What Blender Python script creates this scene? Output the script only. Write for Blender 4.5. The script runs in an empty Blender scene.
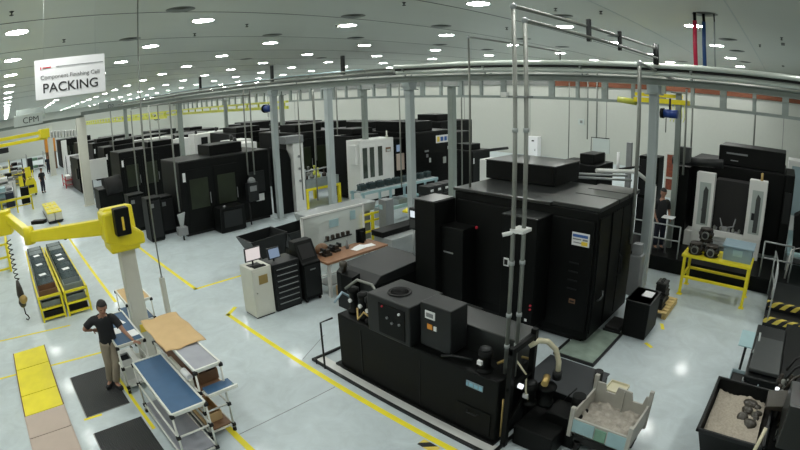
import bpy, bmesh, math, random
from mathutils import Vector, Matrix, Euler
PI = math.pi
random.seed(7)
S = bpy.context.scene
C = S.collection

# ------------------------------------------------------------------ materials
def mat(name, col, rough=.5, metal=0.0, var=.12, scale=6.0, bump=0.0, emit=None, es=0.0, spec=.5, trans=0.0, alpha=1.0, bscale=None):
    m = bpy.data.materials.new(name); m.use_nodes = True
    nt = m.node_tree; b = nt.nodes['Principled BSDF']
    b.inputs['Roughness'].default_value = rough; b.inputs['Metallic'].default_value = metal
    b.inputs['Specular IOR Level'].default_value = spec
    if trans: b.inputs['Transmission Weight'].default_value = trans
    if alpha < 1: b.inputs['Alpha'].default_value = alpha
    tc = nt.nodes.new('ShaderNodeTexCoord'); n = nt.nodes.new('ShaderNodeTexNoise')
    n.inputs['Scale'].default_value = scale; n.inputs['Detail'].default_value = 5
    nt.links.new(tc.outputs['Object'], n.inputs['Vector'])
    r = nt.nodes.new('ShaderNodeMix'); r.data_type = 'RGBA'
    c = list(col[:3])
    r.inputs['A'].default_value = [max(0, v*(1-var)) for v in c] + [1]
    r.inputs['B'].default_value = [min(1, v*(1+var)) for v in c] + [1]
    nt.links.new(n.outputs['Fac'], r.inputs['Factor']); nt.links.new(r.outputs['Result'], b.inputs['Base Color'])
    if bump:
        bp = nt.nodes.new('ShaderNodeBump'); bp.inputs['Strength'].default_value = bump; bp.inputs['Distance'].default_value = .01
        n2 = nt.nodes.new('ShaderNodeTexNoise'); n2.inputs['Scale'].default_value = bscale or scale*8
        nt.links.new(tc.outputs['Object'], n2.inputs['Vector'])
        nt.links.new(n2.outputs['Fac'], bp.inputs['Height']); nt.links.new(bp.outputs['Normal'], b.inputs['Normal'])
    if emit:
        b.inputs['Emission Color'].default_value = list(emit[:3]) + [1]; b.inputs['Emission Strength'].default_value = es
    return m
M = {}
def dm(k, *a, **kw): M[k] = mat(k, *a, **kw)
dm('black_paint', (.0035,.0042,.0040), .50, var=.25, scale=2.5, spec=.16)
dm('lit_black', (.012,.0138,.0132), .30, var=.25, scale=1.6, spec=.6)  # black paint made paler: light falling on tops is put into the colour
dm('charcoal', (.010,.0115,.012), .45, var=.15, spec=.35)
dm('rubber', (.006,.006,.006), .7)
dm('grey_box', (.20,.21,.215), .5)
dm('light_steel', (.36,.385,.385), .40, .3, var=.12)
dm('pipe_steel', (.20,.21,.19), .45, .35, var=.18, scale=4)
dm('column_paint', (.39,.44,.445), .45, var=.06, scale=2)
dm('duct_paint', (.58,.63,.58), .28, .2, var=.08)
dm('beam_paint', (.21,.245,.225), .42, var=.1)
dm('white_paint', (.68,.69,.67), .42, var=.05)
dm('beige_paint', (.60,.60,.53), .45, var=.06)
dm('yellow', (.78,.66,.015), .42, var=.08)
dm('yellow_worn', (.82,.70,.02), .55, var=.18, scale=3)
dm('yellow_green', (.62,.64,.10), .45, var=.1)
dm('blue_top', (.040,.105,.21), .55, var=.12, scale=8)
dm('blue_motor', (.01,.04,.20), .35)
dm('grey_mat', (.33,.34,.38), .7)
dm('cardboard', (.58,.40,.20), .8, var=.1)
dm('brown', (.17,.09,.045), .6, var=.3)
dm('wood', (.27,.14,.075), .5, var=.35, scale=9)
dm('pallet_wood', (.62,.46,.18), .7, var=.25)
dm('skip_paint', (.40,.39,.35), .6, var=.2, scale=5)
dm('swarf_pale', (.36,.33,.285), .8, var=.5, scale=14, bump=.8)
dm('tan_board', (.50,.41,.35), .7, var=.1, scale=3)
dm('paper', (.82,.83,.84), .7, var=.02)
dm('tube', (.72,.73,.68), .35, .2, var=.05)
dm('tote', (.24,.34,.40), .5, var=.12)
dm('tray_dark', (.028,.045,.05), .35, var=.4, scale=12)
dm('tray_grey', (.22,.26,.26), .5, var=.2)
dm('cast_iron', (.045,.038,.030), .5, .4, var=.5, scale=14)
dm('cast_dark', (.02,.021,.02), .45, .4, var=.5, scale=14)
dm('mid_dark', (.026,.030,.034), .4)
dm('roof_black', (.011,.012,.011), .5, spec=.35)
dm('block_teal', (.035,.06,.065), .45, .3, var=.5, scale=10)
dm('mid_grey', (.06,.065,.065), .35, .3)
dm('brass', (.45,.32,.12), .4, .7)
dm('orange', (.65,.25,.02), .5)
dm('truss_paint', (.27,.31,.295), .45)
dm('rust_band', (.20,.06,.025), .6, var=.15)
dm('red', (.50,.02,.04), .45)
dm('red_hose', (.55,.02,.07), .4)
dm('blue_hose', (.02,.07,.22), .4)
dm('green_plate', (.16,.30,.22), .4, var=.25)
dm('oil_film', (.27,.34,.29), .15, var=.5, scale=3)
dm('aqua', (.32,.47,.50), .5, var=.15)
dm('skin', (.36,.19,.125), .55, var=.06)
dm('hair', (.012,.010,.009), .6, bump=.4, scale=60)
dm('black_cloth', (.010,.011,.013), .85, var=.2, bump=.2, scale=12)
dm('khaki', (.28,.24,.18), .85, var=.12, bump=.3, scale=10)
dm('navy', (.012,.016,.03), .85)
dm('eye', (.02,.015,.012), .2)
dm('lip', (.30,.11,.09), .5)
dm('chips', (.42,.37,.30), .85, var=.35, scale=30, bump=.8)
dm('oily', (.035,.030,.022), .3, var=.6, scale=8)
dm('cream_hose', (.60,.56,.40), .45)
dm('window_glass', (.035,.045,.035), .12, var=.4, scale=1.5, spec=.7)
dm('window_olive', (.014,.020,.009), .35, var=.6, scale=2)
dm('screen_pink', (.2,.2,.2), .3, emit=(.95,.86,.84), es=.42)
dm('screen_blue', (.1,.1,.1), .3, emit=(.22,.32,.48), es=.4)
dm('screen_white', (.2,.2,.2), .3, emit=(.8,.9,.98), es=.5)
dm('lamp_disc', (.8,.8,.8), .5, emit=(.985,1,.95), es=62.0)
dm('lamp_ring', (.5,.5,.5), .5)
dm('dark_vent', (.055,.058,.056), .5)
dm('vent_mid', (.22,.235,.22), .5)
dm('vent_ring', (.22,.23,.22), .5)
dm('bay_wall', (.53,.545,.50), .6, var=.03)
dm('aqua_panel', (.28,.37,.40), .4, var=.05)
dm('label_yellow', (.75,.55,.05), .5)
dm('label_blue', (.04,.12,.35), .5)
dm('text_grey', (.10,.10,.105), .6)
dm('text_black', (.02,.02,.022), .6)
dm('text_red', (.55,.03,.05), .6)
dm('text_cyan', (.25,.50,.62), .5)
dm('text_white', (.75,.76,.76), .5)
dm('picture', (.17,.035,.012), .5, var=.9, scale=9)
dm('sign_white', (.88,.88,.90), .6, var=.01)
dm('sign_grey', (.36,.41,.39), .6, var=.03)
dm('sign_pale', (.52,.57,.55), .6, var=.03)
dm('clear', (.80,.86,.82), .12, alpha=.33, var=.03)
dm('led_white', (.5,.5,.5), .3, emit=(.9,.95,1), es=.7)

def nodes(m): return m.node_tree, m.node_tree.nodes, m.node_tree.links
# floor: glossy mottled epoxy
fm = mat('floor_epoxy', (.53,.605,.63), .45, var=.10, scale=.55)
nt, N, L = nodes(fm); b = N['Principled BSDF']
n2 = N.new('ShaderNodeTexNoise'); n2.inputs['Scale'].default_value = 2.2; n2.inputs['Detail'].default_value = 8
tc = [n for n in N if n.type == 'TEX_COORD'][0]; L.new(tc.outputs['Object'], n2.inputs['Vector'])
mr = N.new('ShaderNodeMapRange'); mr.inputs['To Min'].default_value = .30; mr.inputs['To Max'].default_value = .55
b.inputs['Coat Weight'].default_value = .16; b.inputs['Coat Roughness'].default_value = .10
L.new(n2.outputs['Fac'], mr.inputs['Value']); L.new(mr.outputs['Result'], b.inputs['Roughness'])
n3 = N.new('ShaderNodeTexNoise'); n3.inputs['Scale'].default_value = 1.7; n3.inputs['Detail'].default_value = 9; n3.inputs['Roughness'].default_value = .7; n3.inputs['Distortion'].default_value = 1.2
L.new(tc.outputs['Object'], n3.inputs['Vector'])
m3 = N.new('ShaderNodeMapRange'); m3.inputs['From Min'].default_value = .35; m3.inputs['From Max'].default_value = .7; m3.inputs['To Min'].default_value = .86; m3.inputs['To Max'].default_value = 1.06
L.new(n3.outputs['Fac'], m3.inputs['Value'])
src = b.inputs['Base Color'].links[0].from_socket
vm = N.new('ShaderNodeVectorMath'); vm.operation = 'SCALE'; L.new(src, vm.inputs[0]); L.new(m3.outputs['Result'], vm.inputs['Scale']); L.new(vm.outputs['Vector'], b.inputs['Base Color'])
M['floor'] = fm
# ceiling: panels with faint bands running across
cm = mat('ceiling_panels', (.60,.63,.575), .42, var=.05, scale=.4)
nt, N, L = nodes(cm); b = N['Principled BSDF']
tc = [n for n in N if n.type == 'TEX_COORD'][0]
w = N.new('ShaderNodeTexWave'); w.wave_type = 'BANDS'; w.bands_direction = 'Y'; w.inputs['Scale'].default_value = .28; w.inputs['Distortion'].default_value = 0
L.new(tc.outputs['Object'], w.inputs['Vector'])
bp = N.new('ShaderNodeBump'); bp.inputs['Strength'].default_value = .12; bp.inputs['Distance'].default_value = .03
L.new(w.outputs['Fac'], bp.inputs['Height']); L.new(bp.outputs['Normal'], b.inputs['Normal'])
M['ceiling'] = cm
# yellow/black hazard tape
hm = mat('hazard_tape', (.8,.65,.03), .5)
nt, N, L = nodes(hm); b = N['Principled BSDF']
w = N.new('ShaderNodeTexWave'); w.wave_type = 'BANDS'; w.bands_direction = 'DIAGONAL'; w.inputs['Scale'].default_value = 2.2; w.inputs['Distortion'].default_value = 0
tc = [n for n in N if n.type == 'TEX_COORD'][0]; L.new(tc.outputs['Object'], w.inputs['Vector'])
cr = N.new('ShaderNodeValToRGB'); cr.color_ramp.interpolation = 'CONSTANT'
cr.color_ramp.elements[0].color = (.015,.015,.015,1); cr.color_ramp.elements[1].position = .5; cr.color_ramp.elements[1].color = (.72,.58,.10,1)
L.new(w.outputs['Fac'], cr.inputs['Fac']); L.new(cr.outputs['Color'], b.inputs['Base Color'])
M['hazard'] = hm
# ribbed anti-fatigue mat
rm = mat('ribbed_rubber', (.022,.024,.026), .6)
nt, N, L = nodes(rm); b = N['Principled BSDF']
w = N.new('ShaderNodeTexWave'); w.wave_type = 'BANDS'; w.bands_direction = 'X'; w.inputs['Scale'].default_value = 9
tc = [n for n in N if n.type == 'TEX_COORD'][0]; L.new(tc.outputs['Object'], w.inputs['Vector'])
bp = N.new('ShaderNodeBump'); bp.inputs['Strength'].default_value = .7; bp.inputs['Distance'].default_value = .012
L.new(w.outputs['Fac'], bp.inputs['Height']); L.new(bp.outputs['Normal'], b.inputs['Normal'])
M['ribbed'] = rm

# ------------------------------------------------------------------ mesh builder
ORG = {}
SPLIT = set('leg post blue_stain fixture_arm rail side_rail port_ring bolt_boss edge_strip jaw door dark_panel front_rail lower_rail hazard_strip blue_symbol roller guard_bar panel_seam deck edge edge_trim torn_label name_strip rib plate_lettering notice_print canopy_rib'.split())
class MB:
    def __init__(s): s.bm = bmesh.new(); s.mi = 0
    def _f(s, vs, smooth=False):
        try:
            f = s.bm.faces.new(vs); f.material_index = s.mi; f.smooth = smooth; return f
        except ValueError: return None
    def box(s, x0, x1, y0, y1, z0, z1, rot=0, about=None):
        v = [s.bm.verts.new((x, y, z)) for z in (z0, z1) for x, y in ((x0,y0),(x1,y0),(x1,y1),(x0,y1))]
        for f in ((3,2,1,0),(4,5,6,7),(0,1,5,4),(1,2,6,5),(2,3,7,6),(3,0,4,7)): s._f([v[i] for i in f])
        if rot:
            a = Vector(about) if about else Vector(((x0+x1)/2, (y0+y1)/2, 0))
            bmesh.ops.rotate(s.bm, verts=v, cent=a, matrix=Matrix.Rotation(rot, 3, 'Z'))
        return s
    def prism(s, pts, lo, hi, axis='z'):
        # pts: 2-D outline; extruded along axis from lo to hi
        def P(p, h):
            if axis == 'z': return (p[0], p[1], h)
            if axis == 'y': return (p[0], h, p[1])
            return (h, p[0], p[1])
        a = [s.bm.verts.new(P(p, lo)) for p in pts]; b = [s.bm.verts.new(P(p, hi)) for p in pts]
        n = len(pts); s._f(a[::-1]); s._f(b)
        for i in range(n): s._f([a[i], a[(i+1)%n], b[(i+1)%n], b[i]])
        return s
    def tube(s, path, r, n=10, cap=True):
        path = [Vector(p) for p in path]; rings = []
        rr = r if isinstance(r, (list, tuple)) else [r]*len(path)
        up = Vector((0,0,1)); prev = None
        for i, p in enumerate(path):
            d = (path[min(i+1, len(path)-1)] - path[max(i-1, 0)])
            if d.length < 1e-9: d = Vector((0,0,1))
            d.normalize()
            if prev is None:
                u = d.cross(up if abs(d.z) < .9 else Vector((1,0,0))).normalized()
            else:
                u = (prev - d*prev.dot(d)).normalized()
            prev = u; w = d.cross(u)
            rings.append([s.bm.verts.new(p + (u*math.cos(2*PI*k/n) + w*math.sin(2*PI*k/n))*rr[i]) for k in range(n)])
        for a, b in zip(rings, rings[1:]):
            for k in range(n): s._f([a[k], a[(k+1)%n], b[(k+1)%n], b[k]], True)
        if cap: s._f(rings[0][::-1]); s._f(rings[-1])
        return s
    def cyl(s, p0, p1, r, n=14): return s.tube([p0, p1], r, n)
    def lathe(s, c, prof, n=20):
        rings = [[s.bm.verts.new((c[0]+r*math.cos(2*PI*k/n), c[1]+r*math.sin(2*PI*k/n), c[2]+z)) for k in range(n)] for r, z in prof]
        for a, b in zip(rings, rings[1:]):
            for k in range(n): s._f([a[k], a[(k+1)%n], b[(k+1)%n], b[k]], True)
        s._f(rings[0][::-1]); s._f(rings[-1]); return s
    def ball(s, c, r, sc=(1,1,1), n=12):
        m = Matrix.Translation(c) @ Matrix.Diagonal((r*sc[0], r*sc[1], r*sc[2], 1))
        g = bmesh.ops.create_uvsphere(s.bm, u_segments=n, v_segments=max(6, n-4), radius=1, matrix=m)
        for v in g['verts']:
            for f in v.link_faces: f.smooth = True; f.material_index = s.mi
        return s
    def open_box(s, x0, x1, y0, y1, z0, z1, t=.02):
        s.box(x0, x1, y0, y1, z0, z0+t); s.box(x0, x0+t, y0, y1, z0+t, z1); s.box(x1-t, x1, y0, y1, z0+t, z1)
        s.box(x0+t, x1-t, y0, y0+t, z0+t, z1); s.box(x0+t, x1-t, y1-t, y1, z0+t, z1); return s
    def islands(s):
        s.bm.verts.index_update(); left = set(s.bm.verts); out = []
        while left:
            st = [left.pop()]; isl = set(st)
            while st:
                for e in st.pop().link_edges:
                    for v in e.verts:
                        if v in left: left.discard(v); isl.add(v); st.append(v)
            out.append(isl)
        return out
    def build(s, name, m, parent=None, bevel=0, world=None):
        if name in SPLIT and parent:            # each separate bar, bolt or roller becomes a part of its own
            isl = s.islands()
            if len(isl) > 1:
                for q in isl[1:]:
                    n = MB(); mp = {v: n.bm.verts.new(v.co) for v in q}
                    for f in {f for v in q for f in v.link_faces}:
                        g = n._f([mp[v] for v in f.verts], f.smooth)
                        if g: g.material_index = f.material_index
                    n.build(name, m, parent, bevel, world)
                bmesh.ops.delete(s.bm, geom=[v for q in isl[1:] for v in q], context='VERTS')
        o0 = ORG.get(parent.name, (Vector((0,0,0)))) if parent else (Vector(world) if world else Vector((0,0,0)))
        bmesh.ops.translate(s.bm, verts=s.bm.verts, vec=-o0)
        bmesh.ops.recalc_face_normals(s.bm, faces=s.bm.faces)
        me = bpy.data.meshes.new(name); s.bm.to_mesh(me); s.bm.free()
        for k in (m if isinstance(m, (list, tuple)) else [m]): me.materials.append(M[k])
        o = bpy.data.objects.new(name, me); C.objects.link(o)
        if parent: o.parent = parent; ORG[o.name] = ORG[parent.name]
        else: o.location = o0; ORG[o.name] = o0
        if bevel:
            md = o.modifiers.new('edge', 'BEVEL'); md.width = bevel; md.segments = 2; md.limit_method = 'ANGLE'
        return o
def tag(o, label, cat, group=None, kind=None):
    if label: o['label'] = label
    if cat: o['category'] = cat
    if group: o['group'] = group
    if kind: o['kind'] = kind
    return o
def thing(name, label, cat, loc=(0,0,0), group=None):
    o = bpy.data.objects.new(name, None); C.objects.link(o); o.location = loc; o.empty_display_size = .2
    ORG[o.name] = Vector(loc); return tag(o, label, cat, group)
def bx(name, m, parent, x0, x1, y0, y1, z0, z1, bevel=.008, label=None):
    o = MB().box(x0, x1, y0, y1, z0, z1).build(name, m, parent, bevel)
    if label: o['label'] = label
    return o
def struct(o): o['kind'] = 'structure'; return o
def copy_tree(o, parent=None):
    c = o.copy(); C.objects.link(c)
    if parent: c.parent = parent
    for ch in list(o.children): copy_tree(ch, c)
    return c
def text(name, s, size, loc, rot, m, parent, w=1.0, al='CENTER'):
    cu = bpy.data.curves.new(name, 'FONT'); cu.body = s; cu.size = size; cu.extrude = .001; cu.offset = (size*.010 if .15 < size < .3 else 0); cu.align_x = al; cu.align_y = 'CENTER'
    o = bpy.data.objects.new(name, cu); C.objects.link(o); bpy.context.view_layer.update()
    me = bpy.data.meshes.new_from_object(o.evaluated_get(bpy.context.evaluated_depsgraph_get())); bpy.data.objects.remove(o)
    me.materials.clear(); me.materials.append(M[m]); o = bpy.data.objects.new(name, me); C.objects.link(o)
    o.parent = parent; o.location = Vector(loc) - ORG[parent.name]; o.rotation_euler = rot; o.scale = (w, 1, 1); ORG[o.name] = ORG[parent.name]
    return o
FY = (PI/2, 0, 0)            # lettering that faces -Y
FX = (PI/2, 0, -PI/2)        # lettering that faces -X

# ------------------------------------------------------------------ room
CZ = 7.0
struct(MB().box(-8, 33, -9, 92, -.2, 0).build('floor', 'floor'))
struct(MB().box(-8, 33, -9, 92, CZ, CZ+.2).build('ceiling', 'ceiling'))
struct(MB().box(33, 33.3, -9, 92, 0, CZ).build('wall_right', 'bay_wall'))
struct(MB().box(-8.3, -8, -9, 92, 0, CZ).build('wall_left', 'bay_wall'))
struct(MB().box(-8, 33, 92, 92.3, 0, CZ).build('wall_far', 'bay_wall'))
struct(MB().box(-8, 33, -9.3, -9, 0, CZ).build('wall_near', 'bay_wall'))
struct(MB().box(32.86, 32.9, -9, 17, 5.25, 5.9).build('trim_40', 'rust_band'))
struct(MB().box(32.9, 33, -9, 92, 5.25, 5.9).build('trim_1', 'vent_ring'))
for i, y in enumerate((1.45, 4.8, 8.3, 11.5, 15.8, 20.1, 24.3, 28.5, 33, 38)):
    struct(MB().box(-8, 33, y-.02, y+.02, CZ-.006, CZ).build('trim_%d' % (i+2), 'dark_vent' if i > 1 else 'sign_pale'))
# wall panel joints on the far long wall
for i in range(12):
    y = -6 + i*6.2
    struct(MB().box(32.985, 33, y-.02, y+.02, 0, 5.25).build('trim_%d' % (i+12), 'vent_ring'))
# floor markings
def line(pts, w=.1):
    mb = MB()
    for (x0, y0), (x1, y1) in zip(pts, pts[1:]):
        d = Vector((x1-x0, y1-y0)).normalized(); n = Vector((-d.y, d.x))*w/2; e = d*w/2
        mb.prism([(x0-e.x+n.x, y0-e.y+n.y), (x0-e.x-n.x, y0-e.y-n.y), (x1+e.x-n.x, y1+e.y-n.y), (x1+e.x+n.x, y1+e.y+n.y)], 0, .002)
    return struct(mb.build('floor_marking', 'yellow_worn'))
line([(4.5, 9.99), (4.2, 9.75), (4.22, 2.2)])
line([(6.9, 11.85), (4.27, 11.85), (4.27, 17.8)])
line([(2.17, 30), (2.17, 12.6)], .09); line([(2.2, 7.4), (2.2, 3)])
line([(-4, 12.6), (0.7, 11.9)], .07); line([(-4, 10.35), (-.9, 10.12)], .07); line([(-.05, 10.04), (1.3, 9.9)], .07)
line([(.55, 6.9), (.55, 7.0)], .08); line([(1.15, 9.2), (1.2, 6.7)], .06)
line([(.22, 7.62), (.5, 7.6)], .06); line([(9.75, 2.02), (9.95, 2.1)], .08); line([(8.82, 2.0), (8.9, 2.12)], .08)
for i, (a, b) in enumerate((((2.2, 5.7), (4.15, 5.75)), ((-8, 5.9), (-.9, 6.0)), ((4.3, 6.9), (5.2, 7.4)))):
    struct(MB().prism([(a[0], a[1]), (b[0], b[1]), (b[0], b[1]+.015), (a[0], a[1]+.015)], 0, .001).build('trim_%d' % (50+i), 'grey_box'))
hz = MB().box(3.99, 4.14, 3.45, 3.75, .002, .004).build('floor_marking', 'hazard'); struct(hz)

# ------------------------------------------------------------------ ceiling lamps, vents, sprinklers
XS = [.43 + 5.08*i for i in range(7)]
YS = [3.0, 7.5, 12.7, 17.6, 22.2, 27.0, 31.5] + [36.1 + 4.7*k for k in range(12)]
ROW = ['over the aisle', 'first inwards from the aisle', 'above the column line', 'beyond the column line', 'above the far machines', 'near the long white wall', 'beside the long white wall']
ORD = ['first', 'second', 'third', 'fourth', 'fifth', 'sixth', 'seventh', 'eighth', 'ninth', 'tenth']
def lamp_make():
    t = thing('ceiling_downlight', 'x', 'ceiling light', (0,0,CZ))
    MB().lathe((0,0,CZ-.014), [(.29,.014),(.335,.014),(.33,.002),(.30,0),(.29,.008)], 24).build('trim_ring', 'ceiling', t)
    mb = MB(); mb._f([mb.bm.verts.new((.29*math.cos(k*PI/10), -.29*math.sin(k*PI/10), CZ-.008)) for k in range(20)])
    d = mb.build('diffuser', 'lamp_disc', t)
    for p in d.data.polygons:
        if p.normal.z > 0: p.flip()
    return t
L0 = lamp_make(); used = [False]
def lamp_at(x, y, label, group):
    t = L0 if not used[0] else copy_tree(L0); used[0] = True
    t.location = (x, y, CZ); tag(t, label, 'ceiling light', group)
START = [2, 2, 1, 0, 0, 0, 0]
for i, x in enumerate(XS):
    for j, y in enumerate(YS):
        k = j - START[i]
        if k < 0: lab = 'unseen round downlight added to light the camera side of the hall'  # grid lamps out of view, added for their light
        elif k < 6: lab = 'round downlight, %s from the near end of the row %s' % (ORD[k], ROW[i])
        else: lab = 'tiny far off round downlight in the row %s' % ROW[i]
        lamp_at(x, y, lab, 'ceiling downlights in a grid')
for x, y in ((-4.65,3),(-4.65,7.5),(-4.65,12.7),(-4.65,17.6),(-4.65,22.2),(-4.65,31.5),(-4.65,40),(.43,-2),(5.5,-2),(10.6,-2),(15.7,-2)):  # more lamps out of view, added to light the hall
    lamp_at(x, y, 'unseen round downlight added to light the camera side of the hall', 'ceiling downlights in a grid')
V0 = thing('air_diffuser', 'x', 'ceiling vent', (0,0,CZ))
MB().lathe((0,0,CZ-.05), [(.02,.0),(.12,.0),(.14,.012),(.02,.012)], 20).build('core', 'vent_ring', V0)
mb = MB()
for r in (.24, .36, .48): mb.lathe((0,0,CZ-.045+ (.48-r)*-.03), [(r-.035,.03),(r,.0),(r+.01,.0),(r-.02,.035)], 24)
mb.build('cone', 'vent_mid', V0); MB().lathe((0,0,CZ-.012), [(.50,.012),(.58,.012),(.58,0),(.50,0)], 24).build('flange', 'vent_ring', V0)
vents = [(4.27,11.2),(4.18,15.55),(9.36,15.4),(9.48,11.1),(13.25,15.4),(13.0,24.2),(18.0,24.1),(13.37,11.06),(18.5,15.4),(22.3,15.3),(13.5,6.57),(22.4,10.9),(18.6,10.9),(18.5,6.65),(13.5,2.25),(18.6,2.26),(22.3,2.3),(27.5,2.4),(30.0,6.5)]
nbr = ['above the packing sign', 'beyond the packing sign', 'second along the third light row', 'ringed by brown pipe work near the top edge', 'over the thin bent conduit', 'far beyond the column beam', 'small and far over the machines', 'above the tall single conduit', 'over the white machine', 'beyond the bent end of the single conduit', 'above the twin tall pipes', 'behind the twin pipes', 'between the single conduit and twin pipes', 'over the big black machine rear', 'above the red and blue hoses', 'behind the red and blue hoses', 'near the white ceiling seam', 'low over the machine with white doors', 'distant over the long white wall']
for i, (x, y) in enumerate(vents):
    t = V0 if i == 0 else copy_tree(V0); t.location = (x, y, CZ); t.scale = (.62,.62,.4)
    tag(t, 'round dark ceiling air diffuser ' + nbr[i], 'ceiling vent', 'round air diffusers in the ceiling')
P0 = MB().lathe((0,0,CZ-.09), [(.01,0),(.05,.01),(.05,.02),(.015,.03),(.015,.06),(.06,.09)], 12).build('sprinkler_head', 'dark_vent', world=(0,0,CZ))
spr = [(.23,10.4),(9.15,8.75),(10.3,12.9),(12.2,6.1),(7.2,13.3),(13.0,5.1),(16.2,2.9),(6.2,15.0),(15.1,9.5),(1.9,14.6),(19.5,1.1),(17.1,.2)]
for i, (x, y) in enumerate(spr):
    t = P0 if i == 0 else P0.copy()
    if i: C.objects.link(t)
    t.location = (x, y, CZ); tag(t, 'small dark sprinkler head in the grey ceiling panels', 'sprinkler', 'sprinkler heads')
for x, y, l in ((18.7,.17,'thin dark slot vent beside the white ceiling seam'), (27.8,.27,'farther thin dark slot vent above the white door machine')):
    tag(MB().box(x-.3, x+.3, y-.07, y+.07, CZ-.02, CZ).build('slot_vent', 'dark_vent', world=(x,y,CZ)), l, 'ceiling vent')

# ------------------------------------------------------------------ columns, beams, truss, pipes
def bxl(y): return 11.5 - .0935*y
COLS = [(3.1, 5.0), (9.98, 5.0), (16.5, 5.05)]
for y, z in COLS:
    x = bxl(y); mb = MB()
    mb.box(x-.10, x+.10, y-.10, y+.10, 0, z-.25).box(x-.2, x+.2, y-.2, y+.2, 0, .025)
    mb.box(x-.19, x+.19, y-.19, y+.19, z-.25, z-.22).prism([(x-.13, z-.22), (x+.13, z-.22), (x+.18, z-.03), (x-.18, z-.03)], y-.14, y+.14, 'y')
    struct(mb.build('steel_column', 'column_paint', bevel=.01))
for x, y, h, r in ((12.6,16.5,5.0,.13),(14.4,3.22,4.9,.08),(13.6,10.85,4.9,.11),(14.4,16.3,4.9,.10),(14.4,23.0,4.9,.10),(9.1,24.5,5.1,.11),(8.3,33,5.1,.11),(14.4,30,4.9,.1)):
    struct(MB().box(x-r, x+r, y-r, y+r, 0, h).box(x-.18, x+.18, y-.18, y+.18, 0, .02).box(x-.2,x+.2,y-.2,y+.2,h-.04,h).build('steel_column', 'column_paint' if r > .12 else 'beam_paint' , bevel=.01))
for x, y, h in ((4.47, 28.5, 4.85), (4.55, 50, 4.7)):
    struct(MB().box(x-.27, x+.27, y-.2, y+.2, 0, h).box(x-.36, x+.36, y-.3, y+.3, 0, .03).build('steel_column', 'beige_paint', bevel=.01))
def ibeam(name, a, b, z0, z1, w, m, z0b=None):
    # I-section between plan points a, b
    dz = (z0b - z0) if z0b is not None else 0
    d = Vector((b[0]-a[0], b[1]-a[1])).normalized(); n = Vector((-d.y, d.x))
    mb = MB()
    for lo, hi, ww in ((z0, z0+.025, w), (z0+.025, z1-.025, .03), (z1-.025, z1, w)):
        v = []
        for p, q in ((a, 0), (b, dz)):
            for s_, zz in ((-1, lo), (1, lo), (1, hi), (-1, hi)): v.append(mb.bm.verts.new((p[0]+n.x*ww/2*s_, p[1]+n.y*ww/2*s_, zz+q)))
        for f in ((0,1,2,3),(7,6,5,4),(0,4,5,1),(1,5,6,2),(2,6,7,3),(3,7,4,0)): mb._f([v[i] for i in f])
    return tag(mb.build(name, m), None, None, kind='structure')
ibeam('roof_beam', (bxl(-4), -4), (bxl(34), 34), 4.94, 5.10, .2, 'beam_paint', 5.08)
ibeam('roof_beam', (-6, 28.5), (4.7, 28.5), 4.82, 4.98, .2, 'beam_paint')
ibeam('roof_beam', (4.5, 28.3), (9.3, 24.3), 4.95, 5.15, .2, 'beam_paint')
def pipe(name, label, cat, pts, r, m='pipe_steel', group=None, n=10, fit=None):
    t = thing(name, label, cat, pts[-1], group)
    MB().tube(pts, r, n).build('tube', m, t)
    if fit:
        for p in fit: MB().ball(p, r*1.5, n=10).build('elbow', 'light_steel', t)
    return t
def rowpipe(name, label, dx, z, r, y0, y1, m='pipe_steel', zs=.005):
    t = thing(name, label, 'pipe', (bxl(y0)+dx, y0, z))
    MB().tube([(bxl(y0)+dx, y0, z), (bxl((y0+y1)/2)+dx, (y0+y1)/2, z+zs*(y1-y0)/2), (bxl(y1)+dx, y1, z+zs*(y1-y0))], r, 12).build('tube', m, t)
    k = y0+1
    while k < y1:
        x = bxl(k)+dx; zz = z+zs*(k-y0)
        MB().lathe((x, k, zz-r*1.15), [(.02,0),(r*.5,0),(r*.5,-.05),(.02,-.05)], 8).build('clamp', 'light_steel', t); k += 2.6
    return t
rowpipe('duct_pipe', 'thick topmost pale duct running above the column beam', -.25, 5.36, .06, -4, 10.3, 'duct_paint')
rowpipe('duct_pipe', 'lower pale duct lying just above the column beam', -.15, 5.19, .06, -4, 10.3, 'duct_paint')
rowpipe('duct_pipe', 'thin black tube put in for the dark gap between the two pale ducts', -.2, 5.275, .03, -4, 10.3, 'rubber')  # shaded gap between the ducts, filled with a black tube
rowpipe('duct_pipe', 'slim pipe over the beam past the second column', -.2, 5.27, .035, 10.4, 34)
rowpipe('duct_pipe', 'upper slim pipe over the beam past the second column', -.3, 5.38, .03, 10.4, 30)
rowpipe('duct_pipe', 'thin green grey pipe beside the slim beam pipes', .2, 5.45, .03, 12, 34, 'aqua')
rowpipe('cable_tray', 'round grey cable trunking on top of the column beam', .12, 5.19, .05, -4, 30, 'grey_box')
# hangers from the ceiling
for x, y, z in ((10.35,12.7,5.35),(9.9,16.4,5.35),(9.3,22,5.4)):
    tag(MB().box(x-.05,x+.05,y-.05,y+.05,z,z+.62).build('hanger_rod', 'charcoal', world=(x,y,z)), 'dark hanger post standing above the overhead pipes', 'hanger', 'pipe hangers')
# ladder truss girder (crane runway) behind the columns
t = thing('ladder_girder', 'long pale ladder shaped girder running behind the steel columns', 'girder', (16, 16, 4.5))
MB().box(15.93, 16.07, -4, 45, 4.46, 4.56).build('bottom_chord', 'truss_paint', t)
MB().box(15.93, 16.07, -4, 45, 5.12, 5.22).build('top_chord', 'beam_paint', t)
k = 0; y = -3.0
while y < 44:
    ww = .11 if k % 2 else .06
    MB().box(15.95, 16.05, y-ww, y+ww, 4.56, 5.12).build('upright', 'truss_paint', t); y += 1.02; k += 1
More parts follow.
